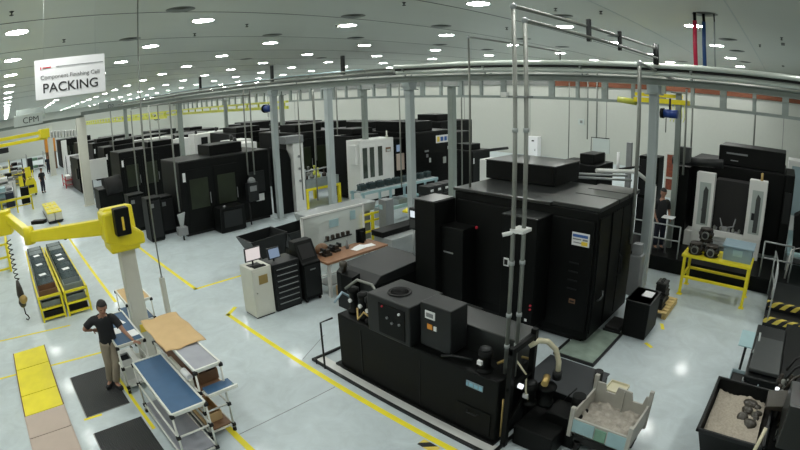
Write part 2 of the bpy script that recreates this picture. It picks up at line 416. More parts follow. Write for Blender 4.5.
# far yellow girder and hoist trolleys
t = thing('yellow_girder', 'long yellow lattice crane girder above the far machines', 'girder', (15.4, 27, 4.3))
MB().box(15.35,15.5,24,62,4.08,4.26).build('bottom_chord', 'yellow_green', t); MB().box(15.35,15.5,24,62,4.44,4.56).build('top_chord', 'yellow_green', t)
for k in range(25): MB().box(15.38,15.47,24.3+k*1.5,24.42+k*1.5,4.26,4.44).build('upright', 'yellow_green', t)
t = thing('yellow_girder', 'second yellow lattice girder receding above the aisle side machines', 'girder', (11.6, 40, 4.3))
MB().box(11.5,11.65,34,70,4.06,4.24).build('bottom_chord', 'yellow_green', t); MB().box(11.5,11.65,34,70,4.46,4.56).build('top_chord', 'yellow_green', t)
for k in range(22): MB().box(11.5,11.65,34.3+k*1.6,34.5+k*1.6,4.24,4.46).build('upright', 'yellow_green', t)
t = thing('yellow_girder', 'short yellow crane bridge with trolley by the first column', 'girder', (15, 4, 4.6))
MB().box(14.3, 15.0, 3.0, 4.6, 4.54, 4.68).build('bridge', 'yellow', t, .01); MB().box(14.4,14.9,3.2,4.6,4.72,4.82).build('upper_bridge','yellow',t,.01)
MB().tube([(14.6,4.6,4.52),(14.6,5.2,4.58)], .09, 12).build('end_truck', 'yellow_green', t)
for k in range(5): MB().tube([(14.4, 3.05+k*.1, 4.56),(14.4,3.02+k*.1,4.2),(14.4,3.08+k*.1,4.05)], .012, 6).build('festoon_cable', 'yellow_green', t)
def hoist(x, y, z, lab, s=1.0):
    t = thing('hoist_motor', lab, 'hoist', (x,y,z))
    MB().cyl((x,y-.28*s,z),(x,y+.2*s,z),.14*s).build('motor_body','blue_motor',t)
    MB().cyl((x,y+.2*s,z),(x,y+.32*s,z),.17*s).build('gear_case','black_paint',t)
    MB().cyl((x,y,z+.1),(x,y,z+.4),.03).build('hook_bar','charcoal',t); MB().tube([(x,y+.1,z-.1),(x,y+.1,z-.5)],.012,6).build('chain','charcoal',t)
hoist(13.2, 3.2, 4.3, 'blue hoist motor beside the first steel column', .8)
hoist(15.4, 26.1, 4.15, 'blue hoist motor below the long yellow girder', 1.5)
hoist(15.4, 48, 4.0, 'small far blue hoist motor on the yellow girder', 1.6)
# twin tall pipes rising from the coolant unit
def tall(base, zt, xe, ye, r, lab, extra=None):
    x, y, z = base; t = thing('tall_pipe', lab, 'pipe', base)
    MB().tube([(x,y,z),(x,y,zt)], r, 12).build('riser', 'pipe_steel', t)
    MB().tube([(x,y,zt),(xe,ye,zt+(.10 if zt>5.6 else .055))], r*.9, 12).build('cross_run', 'pipe_steel', t)
    MB().ball((x,y,zt), r*1.5).build('elbow', 'light_steel', t)
    for zz in (z+.45, z+.9, 2.6, 4.2): MB().cyl((x,y,zz),(x,y,zz+.05), r*1.35).build('coupling', 'light_steel', t)
    if extra: extra(t)
    return t
tall((4.92,3.0,1.0), 5.66, 10.9, 2.96, .027, 'taller of the twin galvanised pipes rising from the coolant unit')
tall((5.02,2.91,1.0), 5.50, 10.9, 2.94, .027, 'shorter of the twin galvanised pipes rising from the coolant unit')
t = thing('pipe_bracket', 'white bracket clamping the twin tall pipes together', 'bracket', (5,2.9,2.9))
MB().box(4.88,5.09,2.84,3.02,3.02,3.06).build('clamp_plate','white_paint',t); MB().cyl((4.84,3.10,2.98),(5.0,2.9,3.04),.025).build('bolt','white_paint',t)
t = thing('pipe_bracket', 'small white junction box on the twin tall pipes high up', 'bracket', (4.9,3.1,4.6)); MB().box(4.86,4.92,3.08,3.16,4.60,4.66).build('cover','white_paint',t,.004); MB().box(4.9,5.06,2.84,3.1,4.60,4.62).build('plate','grey_box',t)
for k, x in enumerate((7.0, 8.4)):
    tag(MB().box(x-.03,x+.03,2.92,2.98,5.46,5.80).build('pipe_clip','charcoal', world=(x,2.95,5.4)), 'dark upright clip on the twin overhead pipe run, %s the tall risers' % ('closer to','farther from')[k], 'bracket')
for k, x in enumerate((10.78, 10.95)):
    tag(MB().tube([(x,2.96,5.4),(x,2.96,5.86)], .045, 10).build('stub_pipe','charcoal', world=(x,2.96,5.4)), 'dark upright stub pipe at the %s end of the twin pipe run' % ('near','far')[k], 'pipe')
pipe('conduit', 'single slender conduit standing on the big black machine roof', 'pipe', [(12.2,6.0,5.5),(12.2,6.0,5.8),(8.3,6.15,5.81),(8.3,6.15,2.66)], .024, fit=[(8.3,6.15,5.81)])
pipe('conduit', 'bent conduit feeding the white box behind the big machine', 'pipe', [(12.4,2.9,5.15),(10.05,3.1,5.38),(10.05,3.12,1.6)], .045, fit=[(10.05,3.1,5.36)])
# thin service drops
drops = [(9.0,16.6,5.1,1.9,.03,'left of the two thin drop conduits over the pendant'),(8.78,16.7,5.1,1.9,.03,'right of the two thin drop conduits over the pendant'),
 (2.66,9.3,7.0,1.44,.014,'very thin straight air drop falling from ceiling to bench post'),
 (5.6,16.0,4.85,1.2,.03,'hooked drop pipe nearest the yellow arm head'),(5.55,18.3,4.9,1.2,.03,'middle hooked drop pipe beyond the yellow arm'),(5.5,20.8,4.8,1.0,.03,'far hooked drop pipe beyond the yellow arm'),
 (16.3,12.5,5.1,0,.03,'thin grey drop pipe behind the white machine'),(15.8,20,5.1,0,.04,'thin drop pipe by the far black machines'),(17,8,5.1,2,.02,'thin drop line against the white wall'),
 (32.4,13.8,7,1.6,.05,'long twin conduit on the white wall, upper run'),(32.4,13.1,7,1.6,.05,'long twin conduit on the white wall, lower run'),
 (18.5,3.6,5.1,2.0,.035,'dark drop pipe above the white door machine'),(20,1.3,5.1,2.8,.035,'drop pipe over the machine with the white doors'),(14.2,2.95,5.0,2.6,.03,'slim drop pipe beside the dark slender column'),
 (9.6,13.4,4.9,1.2,.022,'thin line dropping to the clear screen, first'),(9.35,13.9,4.9,1.2,.022,'thin line dropping to the clear screen, second'),
 (13.1,18.2,4.9,1.8,.03,'drop pipe beside the yellow legged stand'),(12.2,19.9,4.9,1.8,.03,'drop pipe behind the yellow legged stand'),(12.6,12.4,5,1.3,.025,'drop pipe past the second column'),
 (7.4,26,5,1.2,.04,'grey drop pipe between the far black machines'),(6.4,29,5,1.2,.04,'grey drop pipe over the far machine row'),(5.2,32,5,1,.04,'grey drop pipe behind the second column row'),(9.2,28.5,5,1,.04,'grey drop pipe deep among the machines')]
for x, y, zt, zb, r, lab in drops:
    pipe('drop_pipe', lab.replace('left of','first of').replace('right of','second of'), 'pipe', [(x,y,zb),(x,y,zt)], r, 'pipe_steel', 'thin service drops from overhead', 8)
for x, y in ((5.6,16.0),(5.55,18.3),(5.5,20.8)):
    tag(MB().tube([(x,y,4.86),(x+.5,y+.1,4.9),(x+3.4,y+.6,4.9)], .025, 8).build('branch_pipe','pipe_steel', world=(x,y,4.86)), 'level branch pipe joining a hooked drop pipe to the beam', 'pipe', 'branch pipes')
# red and blue hose bundle dropping from the ceiling
for dx, dy, m, lab, r in ((0,.1,'red_hose','thick red hose dropping from the ceiling to the ducts',.06),(.16,-.12,'blue_hose','dark blue hose dropping beside the red one',.055),(.1,-.42,'light_steel','thin pale pipe dropping beside the blue hose',.025)):
    x, y = 13.28+dx, 2.40+dy
    t = thing('ceiling_hose', lab, 'hose', (x,y,5.4)); MB().tube([(x,y,5.4),(x+.02,y+.02,6.2),(x,y,6.78)], r, 12).build('hose', m, t)
    MB().cyl((x,y,6.75),(x,y,CZ), r*.75).build('coupling', 'black_paint', t)

# ------------------------------------------------------------------ hanging signs
def sign(name, lab, x0, x1, y, z0, z1, m='sign_white', dz=0):
    t = thing(name, lab, 'sign', ((x0+x1)/2, y, z0))
    MB().box(x0, x1, y, y+.02, z0, z1).build('panel', m, t, .002)
    for x in (x0+.15, x1-.15): MB().cyl((x, y+.01, z1), (x, y+.01, min(z1+2, CZ) if dz == 0 else z1+dz), .0015, 6).build('hanging_wire', 'light_steel', t)
    return t
t = sign('hanging_sign', 'large white hanging sign reading PACKING', .55, 1.71, 8, 5.06, 5.66)
cx = 1.13; yy = 7.996
text('lettering', 'PACKING', .20, (cx,yy,5.215), FY, 'text_black', t, 1.08)
text('lettering', 'Component Finishing Cell', .088, (cx,yy,5.385), FY, 'text_grey', t, 1.06)
MB().box(.64,.66,yy-.002,yy,5.51,5.55).box(.68,.82,yy-.002,yy,5.525,5.543).build('logo', 'text_red', t)
MB().box(.90,1.68,yy-.002,yy,5.527,5.537).build('rule_line', 'grey_box', t)
t = sign('hanging_sign', 'grey green hanging sign reading CPM', .55, 2.15, 27, 4.88, 5.42, 'sign_pale', .5)
text('lettering', 'CPM', .42, (1.5,26.99,5.12), FY, 'text_black', t, 1.1)
t = sign('hanging_sign', 'blank grey hanging panel behind the CPM sign', .75, 2.4, 28.2, 5.1, 5.75, 'sign_grey', .4)
t = sign('hanging_sign', 'small grey hanging sign reading Q2 beyond the packing sign', 7.1, 8.9, 36, 5.15, 5.75, 'sign_grey', .4)
text('lettering', 'Q2', .36, (8.0,35.99,5.4), FY, 'text_black', t, 1.0)

# ------------------------------------------------------------------ coolant unit in front (tank, chiller, pumps)
t = thing('coolant_unit', 'low black coolant tank unit with chiller, pumps and drip tray rim', 'machine', (5.1, 4.5, 0))
bx('tank', 'black_paint', t, 4.66, 5.5, 2.92, 6.2, .04, 1.06, .02)
MB().box(4.62,5.5,2.9,6.32,0,.05).build('plinth', 'black_paint', t, .01)
mb = MB()
for a in ((4.40,4.44,2.8,6.75),(4.40,5.3,6.71,6.75),(4.40,5.0,2.78,2.82)): mb.box(*a, 0, .05)
mb.build('drip_rim', 'charcoal', t, .005)
MB().box(4.44,4.66,2.82,6.71,.003,.012).build('drip_pan', 'white_paint', t)
h = bx('hatch', 'black_paint', t, 4.645, 4.66, 3.0, 3.58, .1, .50, .004)
MB().tube([(4.645,3.2,.42),(4.61,3.22,.41),(4.61,3.38,.41),(4.645,3.4,.42)], .01, 8).build('handle', 'charcoal', h)
MB().box(4.652,4.66,5.6,5.62,.08,.95).box(4.652,4.66,4.3,4.31,.08,.9).build('panel_seam','rubber',t)
lp = MB().box(4.648,4.66,3.16,3.44,.82,.91).build('maker_plate', 'tote', t)
MB().box(4.643,4.648,3.41,3.43,.84,.89).box(4.643,4.648,3.32,3.38,.84,.89).box(4.643,4.648,3.24,3.30,.84,.89).box(4.643,4.648,3.17,3.22,.835,.895).build('plate_lettering','text_cyan',lp)
c = bx('chiller', 'charcoal', t, 4.62, 5.38, 4.46, 5.36, 1.06, 1.70, .02)
mb = MB(); mb.lathe((4.96,4.98,1.70), [(.19,0),(.19,.015),(.17,.022),(.17,.012),(.02,.012)], 28)
for k in range(4): mb.lathe((4.96,4.98,1.714), [(.03+k*.035,0),(.035+k*.035,.006),(.042+k*.035,0)], 24)
mb.build('fan_grille', 'rubber', c)
MB().box(4.608,4.62,4.55,5.1,1.12,1.62).build('control_face','black_paint',c,.004)
for yy, zz, m in ((4.6,1.55,'text_white'),(4.6,1.38,'grey_box'),(4.75,1.36,'grey_box'),(4.85,1.42,'grey_box'),(4.95,1.58,'red')):
    MB().cyl((4.585,yy+.05,zz),(4.61,yy+.05,zz),.02 if m != 'red' else .014).build('knob', m, c)
c = bx('control_box', 'charcoal', t, 4.74, 5.12, 3.80, 4.36, 1.12, 1.80, .015)
MB().box(4.73,4.74,4.08,4.26,1.58,1.70).build('display','text_white',c); MB().box(4.722,4.73,4.11,4.23,1.61,1.67).build('screen','grey_box',c)
MB().box(4.73,4.74,4.13,4.22,1.42,1.5).build('label_plate','orange',c); MB().box(4.728,4.74,4.05,4.10,1.42,1.49).build('label_plate','text_white',c)
MB().box(4.78,5.08,3.84,4.32,1.05,1.12).build('bracket','black_paint',t)
bx('rear_box', 'lit_black', t, 5.14, 5.66, 2.95, 4.9, .05, 1.46, .015)
bx('rear_box', 'black_paint', t, 5.4, 6.3, 4.35, 6.0, .05, 1.15, .015)
for k, (yy, xx) in enumerate(((3.26,4.82),(2.72,5.18))):
    p = MB().lathe((xx,yy,1.06 if k==0 else .55), [(.12,0),(.12,.02),(.07,.03),(.08,.06),(.08,.22),(.10,.23),(.10,.30),(.06,.32)], 18).build('pump_motor', 'black_paint', t)
    z0 = 1.06 if k==0 else .55
    MB().lathe((xx,yy,z0+.32), [(.08,0),(.085,.02),(.03,.03)], 16).build('fan_cowl','charcoal',p)
    MB().box(xx-.14,xx-.10,yy-.03,yy+.04,z0+.14,z0+.2).build('terminal_label','text_white',p)
for yy, xx in ((6.02,4.9),(5.72,4.86),(5.50,4.82)):
    p = MB().lathe((xx,yy,1.06), [(.11,0),(.11,.05),(.07,.07),(.075,.36),(.1,.38),(.1,.44),(.05,.47)], 16).build('filter_canister','black_paint', t)
    MB().cyl((xx-.1,yy,1.3),(xx-.06,yy,1.3),.035).build('gauge','text_white',p)
MB().tube([(4.8,6.1,1.5),(4.9,5.9,1.68),(4.95,5.6,1.66),(4.95,5.35,1.4)], .025, 8).build('hose','pipe_steel', t)
MB().tube([(4.7,5.7,1.3),(4.62,5.6,1.15),(4.66,5.5,1.3),(4.72,5.35,1.2)], .018, 8).build('hose','brass', t)
MB().tube([(4.7,6.3,1.22),(4.95,6.4,1.3),(5.2,6.35,1.1),(5.3,6.3,.8)], .022, 8).build('hose','tote', t)
MB().tube([(4.66,3.9,1.12),(4.74,3.75,1.14),(4.85,3.5,1.12)], .02, 8).build('hose','charcoal', t)
MB().tube([(4.95,3.15,1.14),(5.2,3.0,1.2),(5.35,2.9,1.12)], .022, 8).build('hose','brass', t)
MB().tube([(5.1,2.95,1.2),(5.15,2.8,1.0),(5.05,2.72,.8),(5.15,2.7,.55)], .014, 8).build('hose','cream_hose', t)
MB().tube([(4.40,6.35,.0),(4.40,6.35,.92),(4.66,6.35,.92)], .018, 8).tube([(4.40,6.6,0),(4.4,6.6,.1)], .018).build('guard_bar','charcoal', t)
mb = MB().box(4.70,4.78,2.76,2.84,0,1.6).box(5.25,5.33,2.76,2.84,0,1.65).box(4.70,5.33,2.77,2.83,1.5,1.58).box(4.70,5.33,2.77,2.83,.95,1.0)
mb.tube([(4.74,2.8,.3),(5.29,2.8,.75)], .03, 6).build('frame', 'black_paint', t, .006)
MB().tube([(4.72,2.86,.15),(4.71,2.86,.8)], .014, 8).build('sight_tube','brass', t)
MB().cyl((5.0,2.72,.25),(5.0,2.66,.25),.04).build('red_valve','red',t)
MB().cyl((4.8,2.7,1.04),(4.8,2.64,1.04),.035).build('led_button','led_white',t)
t = thing('chip_hose', 'fat cream hose curving beside the coolant pumps', 'hose', (5.4,2.6,.8))
MB().tube([(5.2,2.82,1.42),(5.32,2.74,1.47),(5.42,2.66,1.44),(5.52,2.57,1.30),(5.56,2.52,1.1),(5.53,2.5,.92)], .04, 12).build('hose','cream_hose', t)
MB().cyl((5.52,2.5,.97),(5.52,2.5,.85),.07).build('cuff','charcoal', t); MB().cyl((5.3,2.55,.98),(5.15,2.5,.95),.05).build('brass_valve','brass', t)
# low black conveyor trough next to the grey skip
t = thing('chip_conveyor', 'low dark chip conveyor with flat side beside the grey skip', 'conveyor', (6.3,2.4,0))
bx('side_casing', 'charcoal', t, 5.62, 6.5, 2.06, 3.1, 0, .56, .015); bx('casing_lid', 'mid_dark', t, 5.6, 6.52, 2.04, 3.12, .56, .575, .004)
bx('sump', 'black_paint', t, 4.85, 5.60, 2.12, 2.74, 0, .34, .02); bx('motor_housing', 'black_paint', t, 5.2, 5.58, 1.95, 2.45, 0, .5, .02); MB().cyl((5.5,2.1,.5),(5.5,2.1,.72),.1).build('drive_motor','black_paint',t)
MB().lathe((5.35,2.55,.5), [(.12,0),(.13,.04),(.1,.06),(.1,.25),(.14,.27),(.14,.3),(.03,.32)],16).build('pump','black_paint',t)
MB().cyl((6.2,2.12,.575),(6.2,2.12,.76),.07).build('bollard_motor','rubber',t)
MB().tube([(5.55,2.45,.3),(5.6,2.3,.6),(5.6,2.2,.75)], .012,6).build('cable','rubber',t)

# ------------------------------------------------------------------ dark covered conveyor behind the coolant unit
t = thing('machine_cover', 'long dark sloping cover box behind the coolant tank', 'machine', (7.0, 7.4, 0))
MB().prism([(6.3,0),(6.3,.85),(6.5,1.0),(7.9,1.06),(7.9,0)], 7.05, 8.3, 'y').build('casing', 'charcoal', t, .015)
MB().prism([(6.1,.55),(6.1,.95),(6.32,1.0),(6.32,.5)], 7.5, 7.9, 'y').build('nozzle_block','black_paint',t,.01)
MB().lathe((6.2,7.9,.95),[(.06,0),(.07,.12),(.09,.14),(.09,.24),(.03,.26)],14).build('motor','oily',t)
MB().box(6.36,7.9,6.995,7.0,.1,.85).build('side_panel','black_paint',t,.003)

# ------------------------------------------------------------------ big black machining centre
t = thing('machining_centre', 'huge black machining centre with stepped flat roof, biggest in the hall', 'machine', (9.2, 4.9, 0))
bx('main_body', 'black_paint', t, 8.1, 10.3, 3.15, 6.4, .12, 2.62, .02)
MB().box(8.2,10.2,3.3,6.3,0,.12).build('base','rubber',t)
r = bx('roof_deck', 'lit_black', t, 8.06, 10.35, 4.12, 6.42, 2.62, 2.68, .012)
bx('roof_deck', 'lit_black', t, 8.12, 9.1, 3.13, 4.11, 2.62, 2.70, .012); bx('roof_deck', 'lit_black', t, 9.14, 9.75, 3.13, 4.11, 2.62, 2.70, .012); bx('roof_deck', 'lit_black', t, 9.79, 10.5, 3.13, 4.11, 2.62, 2.70, .012)
bx('roof_box', 'black_paint', t, 9.45, 10.75, 4.75, 6.55, 2.68, 3.10, .02); bx('roof_box_lit_top', 'lit_black', t, 9.44, 10.76, 4.74, 6.56, 3.10, 3.12, .005)  # sheet on the roof box carries the lit tone of the same paint
MB().box(9.44,9.45,4.8,6.5,2.7,3.1).box(9.5,10.7,4.74,4.75,2.7,3.1).build('roof_box_face','black_paint',t)
# bay doors on the front
for y0, y1, nm in ((4.85,6.3,0),(4.15,4.8,1)):
    d = bx('door', 'black_paint', t, 8.04, 8.1, y0, y1, .35, 2.45, .012)
    MB().tube([(8.04,y0+.12,1.1),(7.99,y0+.12,1.15),(7.99,y0+.12,1.45),(8.04,y0+.12,1.5)], .014, 8).build('handle','charcoal', d)
bx('door_housing', 'black_paint', t, 7.55, 8.1, 4.1, 4.85, .3, 2.44, .02); bx('housing_lit_top', 'lit_black', t, 7.54, 8.1, 4.09, 4.86, 2.44, 2.46, .004)  # thin paler sheet added so the housing top looks lit from above
bx('side_wing', 'black_paint', t, 7.42, 8.1, 6.38, 6.95, 0, 2.46, .02); bx('wing_lit_top', 'lit_black', t, 7.41, 8.1, 6.41, 6.96, 2.46, 2.48, .004)  # wing top gets a paler sheet too, its lit tone painted in
bx('wing_cabinet', 'black_paint', t, 7.6, 8.1, 5.8, 6.4, .1, 1.95, .015)
MB().box(7.59,7.6,6.05,6.3,1.40,1.43).build('name_strip','grey_box',t)
MB().cyl((8.01,5.78,1.92),(8.05,5.78,1.92),.03).build('red_button','red',t)
MB().box(7.535,7.55,4.67,4.78,1.46,1.62).build('dial_plate','text_white',t); MB().box(7.525,7.535,4.69,4.76,1.49,1.59).build('dial','rubber',t)
MB().box(7.54,7.55,4.2,4.25,.45,.5).build('indicator','text_white',t)
for zz in (.80,.72): MB().cyl((7.52,4.14,zz),(7.56,4.14,zz),.018).build('warning_lamp','red',t)
# control face near the corner with the notice plate
d = bx('control_door', 'black_paint', t, 8.04, 8.1, 3.2, 4.05, .3, 2.45, .012)
MB().box(8.02,8.04,3.27,3.62,1.98,2.22).build('notice_plate','text_white',d)
MB().box(8.012,8.02,3.30,3.60,2.14,2.19).build('notice_band','label_blue',d); MB().box(8.012,8.02,3.30,3.42,2.0,2.07).build('notice_symbol','label_yellow',d)
MB().box(8.014,8.02,3.30,3.40,2.085,2.115).box(8.014,8.02,3.43,3.60,2.09,2.11).box(8.014,8.02,3.30,3.58,2.03,2.045).build('notice_print','grey_box',d)
for k in range(4): MB().box(8.03,8.04,3.45,3.65,1.62-k*.17,1.65-k*.17).build('vent_slot','charcoal',d)
MB().box(8.03,8.04,3.45,3.58,.84,.93).build('caution_label','brown',d); MB().box(8.02,8.03,3.47,3.56,.87,.90).build('caution_text','rubber',d)
for k, (xx, ww) in enumerate(((8.35,.5),(9.0,.55),(9.6,.5))):
    bx('side_panel','black_paint',t, xx-.2, xx-.2+ww, 3.12, 3.15, .25, 2.5, .01)
MB().tube([(9.35,3.12,1.1),(9.35,3.05,1.15),(9.35,3.05,1.5),(9.35,3.12,1.55)],.015,8).build('side_handle','charcoal',t)
MB().tube([(8.28,3.1,.9),(8.28,3.04,.95),(8.36,3.02,1.0),(8.36,3.04,1.1)],.02,8).build('lock_handle','mid_grey',t)
# pendant on an arm at the far left corner
MB().tube([(7.7,6.95,2.4),(7.55,7.02,2.42),(7.52,7.03,2.25)], .03, 10).build('pendant_arm','light_steel',t)
p = bx('pendant', 'charcoal', t, 7.46, 7.54, 6.93, 7.14, 1.78, 2.25, .01)
MB().box(7.452,7.46,6.97,7.10,2.05,2.19).build('screen','screen_white',p); MB().box(7.452,7.46,6.96,7.11,1.82,2.0).build('keypad','mid_grey',p)
MB().tube([(7.5,7.06,1.78),(7.5,7.06,1.2),(7.7,7.0,1.1)], .02, 8).build('pendant_cable','light_steel',t)
# pipes and guards lying on the roof behind
for k, (a, b) in enumerate((((10.75,4.9,2.80),(11.7,3.85,2.76)),((10.7,4.75,2.74),(11.6,3.7,2.68)))):
    tag(MB().tube([a,b], .03, 10).build('chrome_rail','light_steel',world=a), ('upper','lower')[k]+' shiny rail running off the back of the big machine roof','rail')
t = thing('stepped_unit', 'stepped black box unit behind the big machine roof', 'machine', (13.5,6.2,0))
bx('body','black_paint',t,12.9,14.2,5.15,6.5,0,2.72,.02); bx('cap_box','black_paint',t,13.1,14.0,5.35,5.8,2.72,3.0,.02)
t = thing('support_post', 'pale post with crossbar standing behind the big machine', 'post', (13.55,4.45,0))
MB().box(13.5,13.62,4.36,4.52,0,3.4).build('post','grey_box',t,.01); MB().tube([(13.5,4.75,2.62),(13.5,4.05,2.78)],.03,8).build('crossbar','rubber',t); MB().tube([(13.5,4.75,3.1),(13.5,4.75,2.5)],.05,8).build('end_rod','text_white',t)
t = thing('tall_cabinet', 'tall narrow black cabinet just behind the first steel column', 'cabinet', (15.8,4.4,0))
bx('body','black_paint',t,15.5,16.2,4.05,4.72,0,2.85,.015); MB().box(15.485,15.5,4.1,4.67,.2,1.5).box(15.485,15.5,4.1,4.67,1.6,2.75).build('door','charcoal',t,.004)
t = thing('junction_box', 'tall white junction box at the rear corner of the big machine', 'cabinet', (10,3,0))
bx('box','grey_box',t,9.75,10.05,2.74,3.0,.55,1.45,.02); bx('cap','grey_box',t,9.8,10.0,2.78,2.98,1.45,1.68,.015); MB().tube([(9.9,2.87,.55),(9.9,2.87,0)],.04,8).build('stand','charcoal',t)
t = thing('floor_cabinet', 'squat black cabinet with paper on top by the column base', 'cabinet', (9.3,2.5,0))
bx('body','black_paint',t,8.95,9.75,2.2,2.72,.04,.80,.015); bx('lid','lit_black',t,8.94,9.76,2.19,2.73,.785,.80,.004); MB().box(9.0,9.7,2.22,2.7,0,.04).build('feet','rubber',t); MB().box(8.94,8.95,2.28,2.64,.1,.7).build('door','black_paint',t,.004)  # paler sheet on top paints in the light on the cabinet
tag(MB().box(9.3,9.62,2.28,2.5,.802,.806).build('paper_sheet','paper',world=(9.4,2.4,.8)),'white sheet of paper lying on the squat black cabinet','paper')
t = thing('oil_tray', 'shallow framed tray with greenish film on the floor', 'tray', (7.8,3.0,0))
MB().box(7.5,8.92,2.72,3.48,.01,.02).build('film','oil_film',t); mb = MB()
for a in ((7.48,8.94,2.68,2.72),(7.48,8.1,3.48,3.52),(7.46,7.5,2.68,3.52),(8.92,8.96,2.68,3.12)): mb.box(*a,0,.06)
mb.build('rim','charcoal',t,.004)
tag(MB().box(8.96,9.5,2.78,3.1,.0,.12).build('step_plate','rubber',bevel=.01,world=(8.6,2.9,0)),'dark low step plate at the foot of the big machine','step')
# pallet with engine castings behind the column
def pallet(x0,x1,y0,y1,lab):
    t = thing('pallet', lab, 'pallet', ((x0+x1)/2,(y0+y1)/2,0))
    n = 6
    for k in range(n):
        a = x0+(x1-x0)*k/n; MB().box(a,a+(x1-x0)/n*.75,y0,y1,.12,.145).build('deck_board','pallet_wood',t)
    for k in range(3):
        yy = y0+(y1-y0)*k/2-.05+(.05 if k==0 else -.0); MB().box(x0,x1,max(y0,yy),min(y1,yy+.1),0,.12).build('bearer','pallet_wood',t)
    return t
pallet(10.2,11.3,2.1,2.72,'small wooden pallet holding dark engine blocks by the column')
def engine(x,y,z,lab,grp,s=1.0,m='cast_dark'):
    t = thing('engine_block', lab, 'engine block', (x,y,z), grp)
    mb = MB().box(x-.18*s,x+.18*s,y-.14*s,y+.14*s,z,z+.30*s)
    for k in (-1,0,1): mb.lathe((x+k*.11*s,y,z+.30*s),[(.05*s,0),(.055*s,.03*s),(.035*s,.03*s),(.035*s,.005)],14)
    mb.box(x-.21*s,x+.21*s,y-.16*s,y+.16*s,z,z+.04*s); mb.box(x-.2*s,x+.2*s,y-.15*s,y+.15*s,z+.24*s,z+.28*s)
    mb.build('casting', m, t, .008)
    mb = MB()
    for k in range(4): mb.cyl((x-.13*s+k*.09*s,y-.16*s,z+.14*s),(x-.13*s+k*.09*s,y-.13*s,z+.14*s),.025*s,10)
    mb.build('port_ring','cast_iron',t); return t
for k,(x,y,z) in enumerate(((10.5,2.38,.146),(10.95,2.42,.146),(10.7,2.4,.44))):
    engine(x,y,z,'dark engine block %s on the small pallet' % ('at the near end','at the far end','stacked on top')[k],'engine blocks on the pallet',.85)

# ------------------------------------------------------------------ yellow table with castings and a tote
t = thing('steel_table', 'bright yellow steel table with open frame', 'table', (12.3,1.35,0))
bx('tabletop','yellow_worn',t,11.87,12.8,.45,2.28,.98,1.04,.01)
for x in (11.93,12.74):
    for y in (.52,2.2): MB().box(x-.035,x+.035,y-.035,y+.035,.012,.98).build('leg','yellow_worn',t,.004); MB().box(x-.07,x+.07,y-.07,y+.07,0,.012).build('foot','yellow_worn',t,.002)
MB().box(11.9,11.96,.5,2.22,.44,.50).box(12.71,12.77,.5,2.22,.44,.50).box(11.93,12.74,.49,.55,.44,.50).box(11.93,12.74,2.17,2.23,.44,.50).build('lower_rail','yellow_worn',t,.004)
def casting(x,y,z,lab):
    t = thing('gear_casting', lab, 'casting', (x,y,z),'rusty gear castings')
    MB().lathe((x,y,z),[(.17,0),(.19,.02),(.15,.04),(.14,.09),(.20,.11),(.21,.16),(.14,.18),(.12,.24),(.17,.25),(.16,.28),(.06,.28)],18).build('body','cast_iron',t)
    mb = MB()
    for k in range(6):
        a = k*PI/3; mb.cyl((x+.17*math.cos(a),y+.17*math.sin(a),z+.04),(x+.17*math.cos(a),y+.17*math.sin(a),z+.25),.022,8)
    mb.build('bolt_boss','cast_dark',t)
    MB().tube([(x-.21,y,z+.13),(x-.13,y,z+.13)],[.10,.10],16).build('bore_ring','pipe_steel',t); MB().cyl((x-.215,y,z+.13),(x-.2,y,z+.13),.07,14).build('bore','rubber',t)
casting(12.15,1.98,1.04,'rusty gear casting at the near front edge of the yellow table')
casting(12.15,1.56,1.04,'rusty gear casting between the other casting and the tote')
casting(12.6,1.8,1.04,'rusty gear casting at the rear of the yellow table')
casting(12.58,1.82,1.325,'rusty gear casting stacked highest on the yellow table')
t = thing('tote', 'large blue grey plastic tote on the yellow table', 'tote', (12.4,.85,1.04))
MB().open_box(12.1,12.75,.5,1.25,1.04,1.40,.02).build('bin','tote',t,.006)
MB().box(12.06,12.79,.46,1.29,1.37,1.41).build('rim','tote',t,.008); MB().box(12.085,12.1,.75,1.0,1.18,1.33).build('label_card','aqua',t)
MB().box(12.09,12.1,.55,.57,1.1,1.36).box(12.09,12.1,1.18,1.2,1.1,1.36).build('rib','tote',t)
MB().box(12.13,12.72,.53,1.22,1.2,1.30).build('contents','grey_box',t)

# ------------------------------------------------------------------ grey skip of swarf in front
t = thing('swarf_skip', 'grey metal skip with notched end full of pale swarf', 'skip', (5.5, 1.58, 0))
mb = MB().box(5.12,5.86,1.15,2.02,.36,.39); mb.box(5.12,5.86,1.99,2.02,.36,.70); mb.box(5.12,5.86,1.15,1.18,.36,.70); mb.box(5.12,5.15,1.15,2.02,.36,.62)
mb.prism([(1.15,.36),(2.02,.36),(2.02,.82),(1.86,.82),(1.83,.70),(1.69,.70),(1.66,.83),(1.44,.81),(1.41,.68),(1.26,.68),(1.23,.82),(1.15,.82)], 5.83, 5.86, 'x')
mb.build('skip_body','skip_paint',t,.004)
MB().box(5.11,5.12,1.18,1.46,.38,.60).box(5.11,5.12,1.66,2.0,.40,.60).build('blue_stain','aqua',t); MB().box(5.10,5.12,1.48,1.64,.40,.58).build('green_card','green_plate',t)
for x,y in ((5.13,1.16),(5.13,2.01),(5.85,1.16),(5.85,2.01)): MB().box(x-.03,x+.03,y-.03,y+.03,.3,.92 if x>5.5 else .78).build('corner_post','skip_paint',t,.006)
g = MB(); n = 26
vs = [[g.bm.verts.new((5.15+.68*i/n, 1.18+.81*j/n, .50+.035*math.sin(i*.7)*math.cos(j*.5)+random.uniform(-.018,.018))) for j in range(n+1)] for i in range(n+1)]
for i in range(n):
    for j in range(n): g._f([vs[i][j],vs[i+1][j],vs[i+1][j+1],vs[i][j+1]], True)
sw = g.build('swarf','swarf_pale',t); sw['kind'] = 'stuff'
